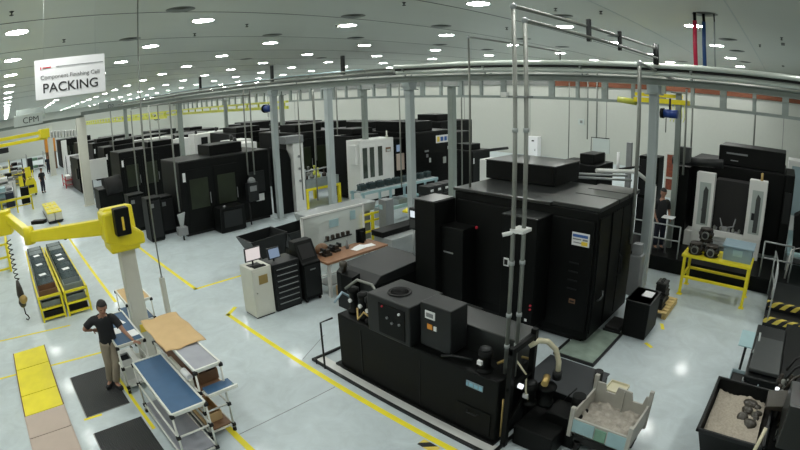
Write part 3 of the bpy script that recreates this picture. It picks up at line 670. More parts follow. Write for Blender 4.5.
MB().box(5.80,5.83,1.54,1.56,.42,.80).build('stiffener','skip_paint',t)
MB().box(5.2,5.8,1.2,1.97,.16,.36).build('undercarriage','rubber',t,.01)
for x in (5.25,5.72):
    for y in (1.25,1.9): MB().cyl((x,y-.03,.09),(x,y+.03,.09),.09).box(x-.05,x+.05,y-.05,y+.05,.13,.2).build('caster','rubber',t)
t = thing('catch_tray', 'small pale tray tucked between the skip and the conveyor', 'tray', (6.0,1.9,.7))
MB().open_box(5.92,6.22,1.60,1.9,.63,.68,.015).build('tray','cream_hose',t)
# ------------------------------------------------------------------ machine along the lower corner beyond the skip
t = thing('swarf_bin', 'black open bin of pale chips under the corner machine', 'bin', (6.2,0,0))
mb = MB(); b0 = [(5.72,-.40),(6.62,-.40),(6.62,.25),(5.72,.25)]; b1 = [(5.38,-.55),(6.75,-.55),(6.75,.35),(5.38,.35)]
lo = [mb.bm.verts.new((*p,.35)) for p in b0]; hi = [mb.bm.verts.new((*p,.9)) for p in b1]; lo2 = [mb.bm.verts.new((p[0]*.97+6.15*.03,p[1]*.97-.1*.03,.37)) for p in b0]; hi2 = [mb.bm.verts.new((p[0]*.97+6.15*.03,p[1]*.97-.1*.03,.9)) for p in b1]
mb._f(lo[::-1]); mb._f(lo2)
for i in range(4):
    j=(i+1)%4; mb._f([lo[i],lo[j],hi[j],hi[i]]); mb._f([lo2[j],lo2[i],hi2[i],hi2[j]]); mb._f([hi[i],hi[j],hi2[j],hi2[i]])
mb.build('bin_shell','black_paint',t)
mb = MB()
for a in ((5.35,6.78,.33,.37),(5.35,6.78,-.58,-.54)): mb.box(a[0],a[1],a[2],a[3],.87,.92)
for a in (5.35,6.74): mb.box(a,a+.04,-.58,.37,.87,.92)
mb.build('rim','charcoal',t,.006)
g = MB(); n = 22
vs = [[g.bm.verts.new((5.50+1.17*i/n, -.47+.76*j/n, .76+.02*math.sin(i*.5)*math.cos(j*.4)+random.uniform(-.012,.012))) for j in range(n+1)] for i in range(n+1)]
for i in range(n):
    for j in range(n): g._f([vs[i][j],vs[i+1][j],vs[i+1][j+1],vs[i][j+1]], True)
sw = g.build('swarf','chips',t); sw['kind'] = 'stuff'
g = MB(); rr = random.Random(5)
for k in range(16): g.ball((6.25+rr.uniform(-.25,.3),-.32+rr.uniform(-.1,.16),.76),rr.uniform(.05,.1),(1.2,1,.5),8)
g.build('oily_clump','oily',t)
MB().box(5.75,6.6,-.4,.25,.12,.35).build('undercarriage','rubber',t,.01)
for x in (5.85,6.5):
    for y in (-.3,.18): MB().cyl((x,y-.03,.07),(x,y+.03,.07),.07).build('caster','rubber',t)
t = thing('corner_machine', 'dark oily transfer machine filling the lower corner of the hall', 'machine', (7.4,-1.2,0))
bx('bed','black_paint',t,5.2,9.6,-2.6,-.62,0,.82,.02); bx('side_bed','charcoal',t,7.2,9.3,-.62,-.02,0,.80,.02)
bx('column_block','black_paint',t,5.4,8.2,-2.8,-1.15,.82,1.35,.03)
MB().prism([(-1.2,1.2),(-1.2,1.05),(-.45,.95),(-.45,1.0)],6.15,6.6,'x').build('chute','oily',t,.01)
rnd = random.Random(3)
for k in range(34):
    x = rnd.uniform(5.7,7.3); y = rnd.uniform(-1.1,-.64); z = .82+rnd.uniform(0,.12); q = rnd.uniform(.02,.05); mm = rnd.choice(('cast_iron','oily','pipe_steel','cast_dark','grey_box'))
    if k % 3: MB().lathe((x,y,.8),[(q,0),(q*1.2,z-.78),(q*.6,z-.75),(q*.9,z-.68),(q*.3,z-.64)],10).build('fitting',mm,t)
    else: MB().box(x-q,x+q,y-q*1.4,y+q*1.4,.8,z+.06,rot=rnd.uniform(0,1)).build('valve_block',mm,t,.005)
for k in range(9):
    x = rnd.uniform(5.5,8.1); MB().tube([(x,-1.1,1.36),(x+.1,-1.0,1.5),(x+.25,-1.3,1.48),(x+.3,-1.6,1.36)],.018,6).build('cable',rnd.choice(('rubber','charcoal','oily')),t)
bx('cover_plate','mid_grey',t,7.3,8.55,-.58,-.06,.84,.90,.012,)
MB().prism([(5.3,1.0),(6.2,1.0),(6.2,1.45),(5.5,1.5)],-1.1,-.7,'y').build('spindle_guard','lit_black',t,.02)
MB().box(5.95,6.12,-.9,-.82,1.5,1.56).build('red_valve','red',t)
for k in range(7):
    x = 5.6+k*.32; MB().tube([(x,-.7,.9),(x+.05,-.8,1.1),(x+.15,-.95,1.15),(x+.1,-1.15,1.35)],.02,8).build('hose',('rubber','oily','charcoal')[k%3],t)
for k in range(5):
    x = 6.5+k*.16; MB().lathe((x,-.62-.04*(k%2),.86),[(.05,0),(.06,.05),(.03,.07),(.04,.14),(.02,.16)],12).build('fitting',('cast_iron','pipe_steel')[k%2],t)
MB().cyl((6.72,-.58,.97),(6.72,-.58,1.0),.035).build('led_button','led_white',t)
MB().tube([(5.35,-.5,1.2),(5.2,-.45,.9),(5.25,-.4,.55),(5.1,-.4,.3)],.025,8).build('hose','cream_hose',t)
bx('rail_cover','black_paint',t,9.6,10.6,-1.6,-.25,.0,.25,.02)
t = thing('small_panel', 'small tilted pale blue panel on a stand above the black bin', 'panel', (8.2,.1,0))
MB().prism([(8.0,.88),(8.42,.98),(8.42,1.0),(8.0,.90)],-.02,.24,'y').build('panel','aqua',t,.004); MB().cyl((8.2,.1,0),(8.2,.1,.93),.025).build('stand','charcoal',t)
MB().tube([(7.95,-.05,.85),(8.3,-.12,.85),(8.45,-.1,1.0)],.02,8).build('arm','light_steel',t)
t = thing('parts_tray', 'small teal edged tray beside the black bin', 'tray', (7.3,.1,0))
MB().open_box(7.05,7.5,-.3,.22,.62,.72,.02).build('tray','aqua_panel',t,.004); MB().box(7.08,7.47,-.27,.19,.64,.67).build('liner','rubber',t); MB().box(7.15,7.4,-.2,.1,0,.62).build('stand','rubber',t,.01)
MB().box(7.2,7.3,-.1,.0,.67,.72).build('part_inside','light_steel',t)

# ------------------------------------------------------------------ operator platform and machine with white doors
t = thing('operator_platform', 'dark raised operator platform with hazard striped steps', 'platform', (14,1,0))
bx('deck','black_paint',t,13.3,15.2,-1.2,4.6,0,.4,.01); bx('wing_deck','charcoal',t,11.7,13.3,-1.9,-.12,0,.40,.01); bx('step','charcoal',t,11.2,11.7,-1.9,-.12,0,.2,.01)
MB().box(11.68,11.7,-1.9,-.12,.28,.40).box(11.7,11.8,-1.9,-.12,.4,.408).build('hazard_strip','hazard',t); MB().box(11.18,11.2,-1.9,-.12,.09,.20).box(11.2,11.3,-1.9,-.12,.2,.208).build('hazard_strip','hazard',t)
def rail(lab, pts, z0, h, m='light_steel'):
    t = thing('guard_rail', lab, 'railing', (pts[0][0],pts[0][1],z0))
    for (x,y) in pts: MB().cyl((x,y,z0),(x,y,z0+h),.022,8).build('post',m,t)
    for q, zz in enumerate((z0+h, z0+h*.55)):
        MB().tube([(x,y,zz) for x,y in pts],.022,8).build('handrail' if q==0 else 'mid_rail',m,t)
    return t
rail('pale tubular guard rail of the platform by the operator', [(13.4,4.4),(13.4,3.5),(13.4,2.7)], .4, .9)
rail('tall pale stair rail beside the yellow table', [(13.0,-.1),(12.0,-.2),(11.2,-.22)], .1, 1.15)
rail('short pale guard rail between platform and yellow table', [(13.4,.25),(13.4,-.6)], .4, .95)
t = thing('white_door_machine', 'black machining cell with two open white window doors', 'machine', (16,1.6,0))
bx('body','black_paint',t,15.6,18.6,-.1,3.2,.4,2.85,.02); bx('lower_body','white_paint',t,15.0,15.6,.5,2.9,.4,.85,.015)
bx('top_hood','black_paint',t,15.9,17.4,-.05,2.15,2.85,3.45,.03)
MB().box(15.89,15.9,1.2,1.9,3.2,3.25).box(15.89,15.9,1.5,1.75,3.0,3.03).build('nameplate','grey_box',t)
bx('side_bay','black_paint',t,14.9,16.5,2.9,3.3,.4,2.75,.02)
MB().cyl((14.9,3.45,2.9),(14.9,1.85,2.98),.13,16).build('coolant_drum','charcoal',t)
for y0, y1, sy in ((2.05,2.62,1),(.42,.98,-1)):
    d = bx('door','white_paint',t,14.75,15.05,y0,y1,.95,2.68,.02)
    MB().box(14.742,14.75,y0+.10,y1-.12,1.15,2.4).build('window_recess','sign_grey',d); MB().prism([(y0+.17,1.2),(y1-.25,1.2),(y1-.25,2.15),(y0+.26,2.3),(y0+.17,2.2)],14.734,14.742,'x').build('window','mid_grey',d)
    MB().box(14.735,14.75,y0+.2,y0+.4,1.55,1.75).build('window_shade','charcoal',d) if sy<0 else MB().cyl((14.735,y0+.3,1.6),(14.75,y0+.3,1.6),.05).build('latch','grey_box',d)
    MB().box(14.76,15.04,y0+.01,y1-.01,.40,.95).build('door_skirt','white_paint',d,.01)
MB().lathe((14.85,.62,2.68),[(.05,0),(.04,.05),(.04,.2),(.02,.22)],12).build('signal_lamp','brass',t)
MB().box(15.05,15.6,1.0,2.05,.95,2.5).build('door_opening','rubber',t)
MB().lathe((15.2,1.6,.85),[(.3,0),(.3,.1),(.22,.12),(.22,.3),(.12,.32),(.12,.55),(.05,.6)],18).build('rotary_fixture','grey_box',t); MB().box(14.88,15.02,.98,2.07,.84,1.02).build('apron','white_paint',t,.01); MB().lathe((15.15,1.25,.85),[(.1,0),(.12,.2),(.06,.25),(.06,.5)],14).lathe((15.15,1.92,.85),[(.1,0),(.12,.25),(.06,.3),(.06,.45)],14).build('fixture_arm','grey_box',t)
for k in range(5): MB().lathe((15.02,1.15+k*.2,.85),[(.06,0),(.07,.12),(.03,.16),(.05,.25),(.02,.3)],12).build('tool_holder','pipe_steel',t)
MB().tube([(15.1,1.3,1.5),(15.0,1.35,1.2),(15.02,1.7,1.1),(15.1,1.85,1.5)],.03,8).build('hose','grey_box',t)
MB().box(14.7,15.0,1.1,2.0,.62,.72).build('front_shelf','light_steel',t,.01)
bx('right_unit','black_paint',t,15.3,17.2,-.4,-.1,.4,2.9,.02); MB().box(15.28,15.3,-.36,-.14,1.5,2.4).build('right_panel','charcoal',t)
t = thing('post_cabinet', 'grey topped box on the slim dark column by the drum', 'cabinet', (14.7,3.3,2.9)); bx('box','mid_grey',t,14.55,14.9,2.86,3.26,2.92,3.35,.01)
t = thing('wall_pictures', 'tall board with two dark red and orange pictures', 'board', (24,5.5,0))
MB().box(24,24.08,5.2,5.95,.0,2.15).build('board','bay_wall',t); MB().box(23.98,24,5.38,5.85,1.0,2.07).build('upper_picture','picture',t); MB().box(23.98,24,5.3,5.85,.38,.9).build('lower_picture','picture',t)
t = thing('work_bench', 'pale blue grey bench at the platform end of the frame', 'bench', (15.4,-.9,0))
bx('top','aqua',t,14.4,17.3,-1.6,-.45,.84,.92,.01)
for x in (14.5,17.2): MB().box(x-.04,x+.04,-.55,-.47,.4 if x<15 else 0,.84).box(x-.04,x+.04,-1.5,-1.42,.4 if x<15 else 0,.84).build('leg','light_steel',t)
t = thing('glass_cabin', 'pale framed cabin with blue grey glazed panel', 'cabin', (20,-.8,0))
bx('frame','white_paint',t,19.8,21.0,-2.6,-.18,.0,2.95,.02); MB().box(19.78,19.8,-2.4,-.35,.95,2.75).build('glazing','aqua_panel',t)
t = thing('stool', 'pale bent tube stool under the blue grey bench', 'stool', (13.9,-.75,.4))
MB().tube([(13.7,-.5,.4),(13.7,-.55,1.2),(13.75,-.8,1.28),(13.8,-.95,.85),(14.1,-.95,.82)],.03,8).build('frame','white_paint',t); MB().box(13.7,14.15,-1.0,-.6,.82,.87).build('seat','charcoal',t,.01)
t = thing('black_pedestal', 'leaning black control pedestal by the glazed cabin', 'pedestal', (14.85,-.7,.92))
MB().prism([(-.85,.92),(-.6,.92),(-.5,1.9),(-.85,2.1)],14.6,15.1,'x').build('console','black_paint',t,.02); MB().box(14.7,15.0,-.8,-.62,.922,.94).build('stand','rubber',t)

# ------------------------------------------------------------------ kiosk group by the aisle
t = thing('pc_cabinet', 'cream cabinet with brown notice, standing beside the drawer cabinet', 'cabinet', (4.83,9.3,0))
bx('body','beige_paint',t,4.58,5.08,9.04,9.58,.03,1.15,.012); MB().box(4.6,5.06,9.06,9.56,0,.03).build('feet','rubber',t)
d = bx('door','beige_paint',t,4.62,5.04,9.03,9.04,.07,1.10,.004); MB().box(4.74,4.96,9.022,9.03,.78,.98).build('notice','brass',d); MB().cyl((4.66,9.03,.6),(4.66,9.01,.6),.012).build('lock','charcoal',d)
t = thing('monitor', 'flat monitor with pale pink screen on the cream cabinet', 'monitor', (4.8,9.3,1.15))
MB().box(4.66,4.94,9.22,9.40,1.15,1.165).build('base','charcoal',t,.004); MB().cyl((4.8,9.34,1.16),(4.8,9.34,1.3),.02).build('stand','charcoal',t)
MB().box(4.60,5.0,9.29,9.33,1.25,1.56).build('housing','charcoal',t,.008); MB().box(4.625,4.975,9.283,9.29,1.28,1.54).build('screen','screen_pink',t)
t = thing('keyboard', 'dark keyboard in front of the pink screen monitor', 'keyboard', (4.83,9.12,1.15)); MB().box(4.68,4.98,9.06,9.19,1.152,1.17).build('case','charcoal',t,.004)
mb = MB()
for i in range(10):
    for j in range(4): mb.box(4.69+i*.028,4.71+i*.028,9.07+j*.028,9.09+j*.028,1.17,1.175)
mb.build('keys','rubber',t)
t = thing('drawer_cabinet', 'charcoal tool cabinet with seven shallow drawers', 'cabinet', (5.45,9.3,0))
bx('body','charcoal',t,5.12,5.82,9.03,9.6,.05,1.12,.01); MB().box(5.14,5.8,9.05,9.58,0,.05).build('plinth','rubber',t)
for k in range(7):
    z = .1+k*.135; d = bx('drawer','charcoal',t,5.15,5.79,9.015,9.03,z,z+.12,.004); MB().box(5.2,5.74,8.995,9.015,z+.075,z+.092).build('handle','grey_box',d)
t = thing('monitor', 'small tilted screen showing blue page on the tool cabinet', 'monitor', (5.35,9.25,1.12))
MB().cyl((5.32,9.3,1.12),(5.32,9.3,1.3),.02).build('stand','charcoal',t); MB().prism([(9.2,1.2),(9.24,1.2),(9.30,1.44),(9.26,1.44)],5.14,5.46,'x').build('housing','charcoal',t,.006)
MB().prism([(9.192,1.225),(9.199,1.225),(9.249,1.42),(9.242,1.42)],5.17,5.43,'x').build('screen','screen_blue',t)
t = thing('control_kiosk', 'black sloping front control kiosk on casters', 'kiosk', (6.1,9.2,0))
MB().prism([(8.95,.08),(9.5,.08),(9.5,1.42),(9.25,1.42),(9.02,.98),(8.95,.95)],5.86,6.36,'x').build('housing','black_paint',t,.015)
MB().prism([(9.045,1.05),(9.055,1.045),(9.215,1.345),(9.205,1.35)],5.93,6.29,'x').build('screen','rubber',t); MB().box(5.9,6.32,8.942,8.95,.15,.9).build('door','charcoal',t,.004)
MB().box(6.05,6.2,8.935,8.942,.78,.81).build('badge','grey_box',t)
for x in (5.92,6.3):
    for y in (9.0,9.44): MB().cyl((x-.02,y,.04),(x+.02,y,.04),.04).box(x-.025,x+.025,y-.02,y+.02,.04,.08).build('caster','rubber',t)
def skip(x, y, lab, s=1.0):
    t = thing('tipping_skip', lab, 'skip', (x,y,0), 'black tipping skips')
    mb = MB(); o = [(-.62,1.0),(-.3,.42),(.35,.38),(.5,1.05),(.47,1.05),(.33,.41),(-.29,.45),(-.58,1.0)]
    mb.prism([(x+a*s,b) for a,b in o], y, y+.9, 'y'); mb.prism([(x-.6*s,1.0),(x-.3*s,.42),(x+.35*s,.38),(x+.5*s,1.05)], y, y+.02, 'y'); mb.prism([(x-.6*s,1.0),(x-.3*s,.42),(x+.35*s,.38),(x+.5*s,1.05)], y+.88, y+.9, 'y')
    mb.build('hopper','charcoal',t,.005)
    MB().box(x-.3*s,x+.35*s,y+.1,y+.8,.12,.4).build('frame','rubber',t,.01)
    for dx in (-.25,.3):
        for dy in (.12,.78): MB().cyl((x+dx*s,y+dy-.03,.07),(x+dx*s,y+dy+.03,.07),.07).build('caster','rubber',t)
skip(6.5,11.35,'black tipping skip directly behind the cream cabinet',1.05); skip(7.6,11.3,'black tipping skip half hidden behind the control kiosk')
# work bench with clear screen
t = thing('work_bench', 'wooden topped bench cluttered with vices and papers', 'bench', (7.2,9.1,0))
bx('bench_top','wood',t,6.42,8.35,8.75,9.5,.84,.90,.01)
for x in (6.5,8.27):
    for y in (8.83,9.42): MB().box(x-.035,x+.035,y-.035,y+.035,0,.84).build('leg','white_paint',t)
MB().box(6.5,8.27,8.9,9.4,.25,.28).build('shelf','light_steel',t)
t2 = thing('clear_screen', 'clear plastic screen with posted notices behind the wooden bench', 'screen', (7.4,9.85,0))
MB().box(6.52,8.5,9.84,9.855,.15,1.75).build('pane','clear',t2)
mb = MB().box(6.49,6.54,9.82,9.87,0,1.78).box(8.48,8.53,9.82,9.87,0,1.78).box(6.49,8.53,9.82,9.87,1.74,1.79).box(6.49,8.53,9.82,9.87,.1,.14); mb.build('frame','white_paint',t2,.004)
for x,z,w,h_ in ((7.35,1.35,.3,.2),(8.05,1.42,.18,.24)): MB().box(x,x+w,9.832,9.84,z,z+h_).build('notice','aqua',t2)
for k in range(5): MB().box(7.2+k*.17,7.28+k*.17,9.78,9.84,1.06,1.16).build('hung_tool','cast_iron',t2)
MB().box(7.15,8.05,9.80,9.84,1.02,1.05).build('tool_rail','charcoal',t2)
def small(name, lab, cat, x, y, z, fn):
    t = thing(name, lab, cat, (x,y,z)); fn(t,x,y,z); return t
def vice(t,x,y,z):
    MB().box(x-.1,x+.1,y-.08,y+.08,z,z+.06).box(x-.06,x+.06,y-.06,y+.06,z+.06,z+.16).build('body','cast_iron',t,.006)
    MB().box(x-.14,x-.09,y-.08,y+.08,z+.1,z+.2).box(x+.08,x+.12,y-.08,y+.08,z+.1,z+.2).build('jaw','charcoal',t); MB().cyl((x-.22,y,z+.13),(x-.1,y,z+.13),.012).build('screw','light_steel',t)
small('bench_vice','dark bench vice at the kiosk end of the wooden bench','vice',6.75,9.2,.9,vice)
small('bench_vice','second dark vice in front of the clear screen','vice',7.1,9.3,.9,vice)
def bag(t,x,y,z): MB().ball((x,y,z+.14),.15,(1.3,.8,.95)).ball((x+.14,y,z+.1),.1).build('cloth','brown',t)
small('rag_heap','crumpled brown rag heap on the bench','rag',6.72,9.38,.9,bag)
def bottle(t,x,y,z): MB().lathe((x,y,z),[(.035,0),(.04,.12),(.03,.17),(.012,.2),(.012,.23)],12).build('bottle','grey_box',t)
small('spray_bottle','small grey bottle beside the papers on the bench','bottle',7.42,9.25,.9,bottle); small('spray_bottle','second bottle, behind the first on the wooden bench','bottle',7.5,9.35,.9,bottle)
for k,(x,y,r) in enumerate(((7.75,9.15,.3),(7.95,9.05,-.2),(7.6,9.05,.1))):
    tag(MB().box(x-.16,x+.16,y-.11,y+.11,.901+k*.003,.903+k*.003,rot=r).build('paper_sheet','paper',world=(x,y,.9)),'loose white sheet %s on the wooden bench'%('lying flat','lying nearest the bench end','beside the bottles')[k],'paper','sheets on the bench')
t = thing('angle_bracket','black upright bracket standing against the clear screen','bracket',(8.0,9.45,.9)); MB().box(7.9,8.2,9.42,9.47,.9,1.25).build('plate','black_paint',t,.006); MB().box(7.98,8.04,9.3,9.42,.9,1.2).build('rib','black_paint',t)
t = thing('waste_heap','tan cardboard offcuts piled beneath the wooden bench','cardboard',(6.9,8.6,0))
MB().box(6.7,7.2,8.55,8.9,0,.25,rot=.2).build('box','cardboard',t,.01); MB().prism([(6.75,.25),(7.2,.3),(7.0,.5)],8.6,8.62,'y').build('sheet','paper',t); MB().box(7.1,7.5,8.45,8.7,.0,.15,rot=-.3).build('box','tan_board',t)
t = thing('bench_printer','black topped pale box at the far end of the bench','machine',(8.9,9.2,0))
bx('lower_box','light_steel',t,8.55,9.9,8.8,9.5,0,.95,.02); bx('top_lid','black_paint',t,8.5,9.95,9.1,9.55,.95,1.1,.02)
t = thing('post_box','grey upright electrical box post by the yellow guard','cabinet',(10.8,11.4,0)); bx('box','grey_box',t,10.6,10.95,11.15,11.5,0,1.32,.015); MB().box(10.59,10.6,11.3,11.45,1.0,1.15).build('label_plate','aqua',t)
t = thing('long_cover','long pale slab topped cover behind the clear screen','conveyor',(9.5,12.3,0))
MB().prism([(8.1,.95),(10.6,.95),(10.7,1.22),(8.0,1.22)],11.7,12.5,'y').build('cover','light_steel',t,.01); MB().box(8.2,10.5,11.8,12.4,0,.95).build('cabinet','grey_box',t,.01)
t = thing('yellow_guard','bright yellow low guard frame beside the grey box post','guard',(10.2,11.8,0))
for z in (.28,.62,.85): MB().box(9.9,10.9,11.55,11.62,z,z+.06).build('rail','yellow',t,.006)
for x in (9.93,10.4,10.87): MB().box(x-.04,x+.04,11.54,11.63,0,.92).build('post','yellow',t,.006)

# ------------------------------------------------------------------ yellow jib arm
t = thing('jib_crane', 'yellow jointed jib arm on a pale square pillar by the benches', 'crane', (1.97,9.05,0))
MB().box(1.82,2.12,8.9,9.2,0,2.28).box(1.7,2.24,8.78,9.32,0,.03).build('pillar','beige_paint',t,.015); MB().box(1.9,2.04,8.885,8.9,.62,.78).build('pillar_label','label_yellow',t)
MB().prism([(8.72,2.28),(9.3,2.28),(9.38,2.5),(9.38,3.02),(8.95,3.06),(8.86,2.62),(8.72,2.5)],1.62,2.2,'x').build('head','yellow',t,.04)
MB().prism([(1.55,2.5),(1.95,2.35),(2.3,2.35),(2.3,2.55),(2.1,2.7),(2.0,3.02),(1.55,3.02)],8.7,9.2,'y').build('head_shroud','yellow',t,.04)
m_ = bx('motor_cover','black_paint',t,1.74,2.02,8.5,8.72,2.62,3.10,.02); MB().box(1.86,1.90,8.49,8.5,2.72,2.95).build('warning_strip','label_yellow',m_)
def arm(a, b, w, h, nm, h2=None):
    a, b = Vector(a), Vector(b); d = (b-a); d.z = 0; d.normalize(); n = Vector((-d.y,d.x,0))*w/2; mb = MB(); v = []
    for p in (a, b):
        hh = h if p is a else (h2 or h)
        for s1, s2 in ((-1,-1),(1,-1),(1,1),(-1,1)): v.append(mb.bm.verts.new(p + n*s1 + Vector((0,0,hh/2*s2))))
    for f in ((0,1,2,3),(7,6,5,4),(0,4,5,1),(1,5,6,2),(2,6,7,3),(3,7,4,0)): mb._f([v[i] for i in f])
    return mb.build(nm,'yellow',t,.015)
arm((1.75,8.98,2.74),(.22,10.1,2.66),.16,.30,'inner_arm',.2)
MB().lathe((.2,10.12,2.52),[(.12,0),(.12,.30),(.09,.33),(.02,.33)],18).build('elbow_joint','yellow',t)
MB().box(.3,.62,10.05,10.2,2.86,2.93,rot=-.63).build('brake_unit','black_paint',t,.01)
arm((.2,10.15,2.70),(-.22,12.5,2.76),.16,.2,'outer_arm'); arm((-.15,12.4,2.66),(-2.0,12.9,2.62),.3,.55,'outer_arm')
MB().cyl((.9,9.6,2.55),(.9,9.58,2.78),.03).build('pivot_bolt','charcoal',t)
t = thing('spring_hose', 'coiled spiral air hose with hook handset hanging from the jib', 'hose', (-.3,11.2,1.2))
pts = [(-.27+.05*math.cos(k*.7), 11.1+.04*math.sin(k*.7), 2.5-k*.012) for k in range(75)]
MB().tube(pts,.012,6).build('coil','rubber',t)
MB().lathe((-.28,11.1,1.0),[(.02,0),(.07,.03),(.10,.12),(.07,.22),(.09,.3),(.07,.45),(.03,.62)],14).build('handset','oily',t)
MB().tube([(-.28,11.1,1.02),(-.28,11.1,.85),(-.24,11.1,.8),(-.22,11.1,.74),(-.26,11.1,.70),(-.3,11.1,.74)],.016,8).build('hook','charcoal',t); MB().ball((-.24,11.03,1.2),.10,(1,1,1)).build('brass_body','brass',t)
t = thing('yellow_cage', 'yellow steel cage half outside the frame past the jib arm', 'cage', (-1,19,0))
for z in (.1,.5,.95): MB().box(-1.8,-.55,18.3,18.36,z,z+.07).box(-.62,-.55,18.3,20.4,z,z+.07).build('rail','yellow',t)
for x,y in ((-1.75,18.33),(-1.15,18.33),(-.59,18.33),(-.59,20.35)): MB().box(x-.04,x+.04,y-.04,y+.04,0,1.02).build('post','yellow',t)

# ------------------------------------------------------------------ twin yellow racks of dark trays
def rack(x0, x1, y0, y1, lab, front_m):
    t = thing('tray_rack', lab, 'rack', ((x0+x1)/2,(y0+y1)/2,0))
    for x in (x0,x1):
        for y in (y0,y0+2.6,y1): MB().box(x-.025,x+.025,y-.025,y+.025,0,.66).build('leg','yellow_worn',t)
        MB().box(x-.025,x+.025,y0,y1,.60,.66).box(x-.025,x+.025,y0,y1,.30,.34).build('side_rail','yellow_worn',t)
    MB().box(x0,x1,y0-.02,y0+.03,.60,.66).box(x0,x1,y0-.02,y0+.03,.30,.35).box(x0,x1,y0-.02,y0+.03,.05,.1).build('front_rail','yellow_worn',t)
    MB().box(x0,x1,y0,y1,.29,.31).box(x0,x1,y0,y1,.57,.60).build('deck','grey_box',t)
    return t
rack(.12,.74,12.55,17.9,'yellow two level tray rack nearer the hanging spring hose','brown'); rack(.84,1.46,12.5,17.8,'yellow two level tray rack nearer the dashed aisle line','tray_grey')
def tray(x, y, z, m, lab, grp, full=True):
    t = thing('parts_tray', lab, 'tray', (x,y,z), grp)
    MB().open_box(x-.26,x+.26,y-.26,y+.26,z,z+.16,.015).build('tray',m,t)
    if full:
        mb = MB()
        for k in range(5): mb.cyl((x-.22,y-.2+k*.1,z+.14),(x+.22,y-.2+k*.1,z+.14),.035,8)
        mb.build('parts','block_teal' if int(y*10)%3 else 'tray_grey',t)
for c, (cx, nm) in enumerate(((.43,'hose side'),(1.15,'aisle side'))):
    for k in range(9):
        y = 12.9+k*.57; m = ('brown','tray_grey')[c] if k == 0 else 'tray_dark'
        w = ('first','second','third','fourth','fifth','sixth','seventh','eighth','ninth')[k]
        tray(cx,y,.61,m,('%s tray from the near end on the %s rack' % (w,nm)) if k else ('near end flat %s tray topping the %s rack' % (('brown','grey')[c],nm)),'trays on top of the yellow racks',k>0)
        if k in (2,4,6-c): tag(MB().box(cx-.1,cx+.1,y-.1,y+.1,.79,.795,rot=.2).build('paper_sheet','paper',world=(cx,y,.79)),'white job sheet on the %s tray of the %s rack'%(w,nm),'paper','job sheets on trays')
    for k in range(3): tray(cx,12.9+k*.6,.32,'tray_grey',('front lower grey tray in the %s rack'%nm) if k==0 else 'grey tray on the lower deck behind others in the %s rack'%nm,'lower trays',False)
    for k in range(2): tray(cx,12.9+k*.6,.06,'rubber',('bottom black tray at the front of the %s rack'%nm) if k==0 else 'bottom black tray behind the front one in the %s rack'%nm,'bottom trays',False)

# ------------------------------------------------------------------ mats and floor boards
for a, l in (((.26,1.09,7.66,9.22),'black ribbed rubber mat under the standing man'),((.25,1.13,5.3,7.12),'black ribbed rubber mat in front of the blue topped bench')):
    t = thing('floor_mat', l, 'mat', (a[0],a[2],0)); MB().box(*a,.002,.014).build('mat','ribbed',t,.004)
    MB().box(a[0]-.02,a[0],a[2],a[3],.001,.008).box(a[0]-.02,a[1],a[2]-.02,a[2],.001,.008).build('edge','vent_ring',t)
for k,(y0,y1,m,l) in enumerate(((10.22,11.12,'yellow_worn','worn yellow floor board farthest from the camera'),(9.05,10.2,'yellow_worn','middle worn yellow floor board crossed by a line'),(8.30,9.03,'yellow_worn','shortest yellow floor board, next to the tan one'),(7.55,8.28,'tan_board','tan board adjoining the yellow ones'),(6.0,7.53,'tan_board','longer tan board running to the bottom of the frame'))):
    dx = .0
    t = thing('floor_board', l, 'board', (-.45,y0,0),'boards laid end to end'); MB().box(-.85,-.07,y0,y1,0,.035).build('board',m,t,.006)
    MB().box(-.87,-.85,y0,y1,0,.04).box(-.07,-.05,y0,y1,0,.04).build('edge_strip','brown' if m!='tan_board' else 'tan_board',t)

# ------------------------------------------------------------------ tube frame benches
def tubebench(name, lab, cat, x0, x1, y0, y1, zt, shelves, topm, lip=True):
    t = thing(name, lab, cat, ((x0+x1)/2,(y0+y1)/2,0))
    r = .016
    for x in (x0,x1):
        for y in (y0,y1):
            MB().cyl((x,y,0.05),(x,y,zt),r,10).build('leg','tube',t); MB().cyl((x,y,0),(x,y,.06),.03,10).build('foot','rubber',t)
    for z in [zt] + [s[0] for s in shelves]:
        MB().tube([(x0,y0,z),(x1,y0,z)],r).tube([(x0,y1,z),(x1,y1,z)],r).tube([(x0,y0,z),(x0,y1,z)],r).tube([(x1,y0,z),(x1,y1,z)],r).build('rail','tube',t)
        for x in (x0,x1):
            for y in (y0,y1): MB().ball((x,y,z),.034,n=10).box(x-.03,x+.03,y-.03,y+.03,z-.03,z+.02).build('joint','rubber',t,.005)
    if topm: MB().box(x0+.01,x1-.01,y0+.01,y1-.01,zt+.012,zt+.03).build('top','%s'%topm,t,.003)
    if lip and topm: MB().box(x0-.015,x0+.015,y0,y1,zt,zt+.045).box(x1-.015,x1+.015,y0,y1,zt,zt+.045).box(x0,x1,y1-.015,y1+.015,zt,zt+.045).box(x0,x1,y0-.015,y0+.015,zt,zt+.045).build('edge_trim','tube',t,.003)
    for s in shelves:
        if s[1]: MB().box(x0+.02,x1-.02,y0+.02+s[2],y1-.02,s[0]+.01,s[0]+.025).build('shelf',s[1],t)
    return t
tubebench('work_bench','blue topped tube frame bench nearest the camera','bench',1.27,1.78,5.48,7.2,.90,[(.55,None,0),(.15,'grey_mat',0)],'blue_top')
tubebench('work_bench','blue topped bench the man rests his hand on','bench',1.20,1.72,7.95,9.45,.90,[(.5,None,0),(.12,'white_paint',0)],'blue_top')
t = tubebench('shelf_rack','tube frame shelf rack with cardboard covering its top','rack',1.86,2.26,5.85,7.85,1.18,[(.85,'brown',0),(.5,'cardboard',.9),(.12,'brown',0)],'grey_mat')
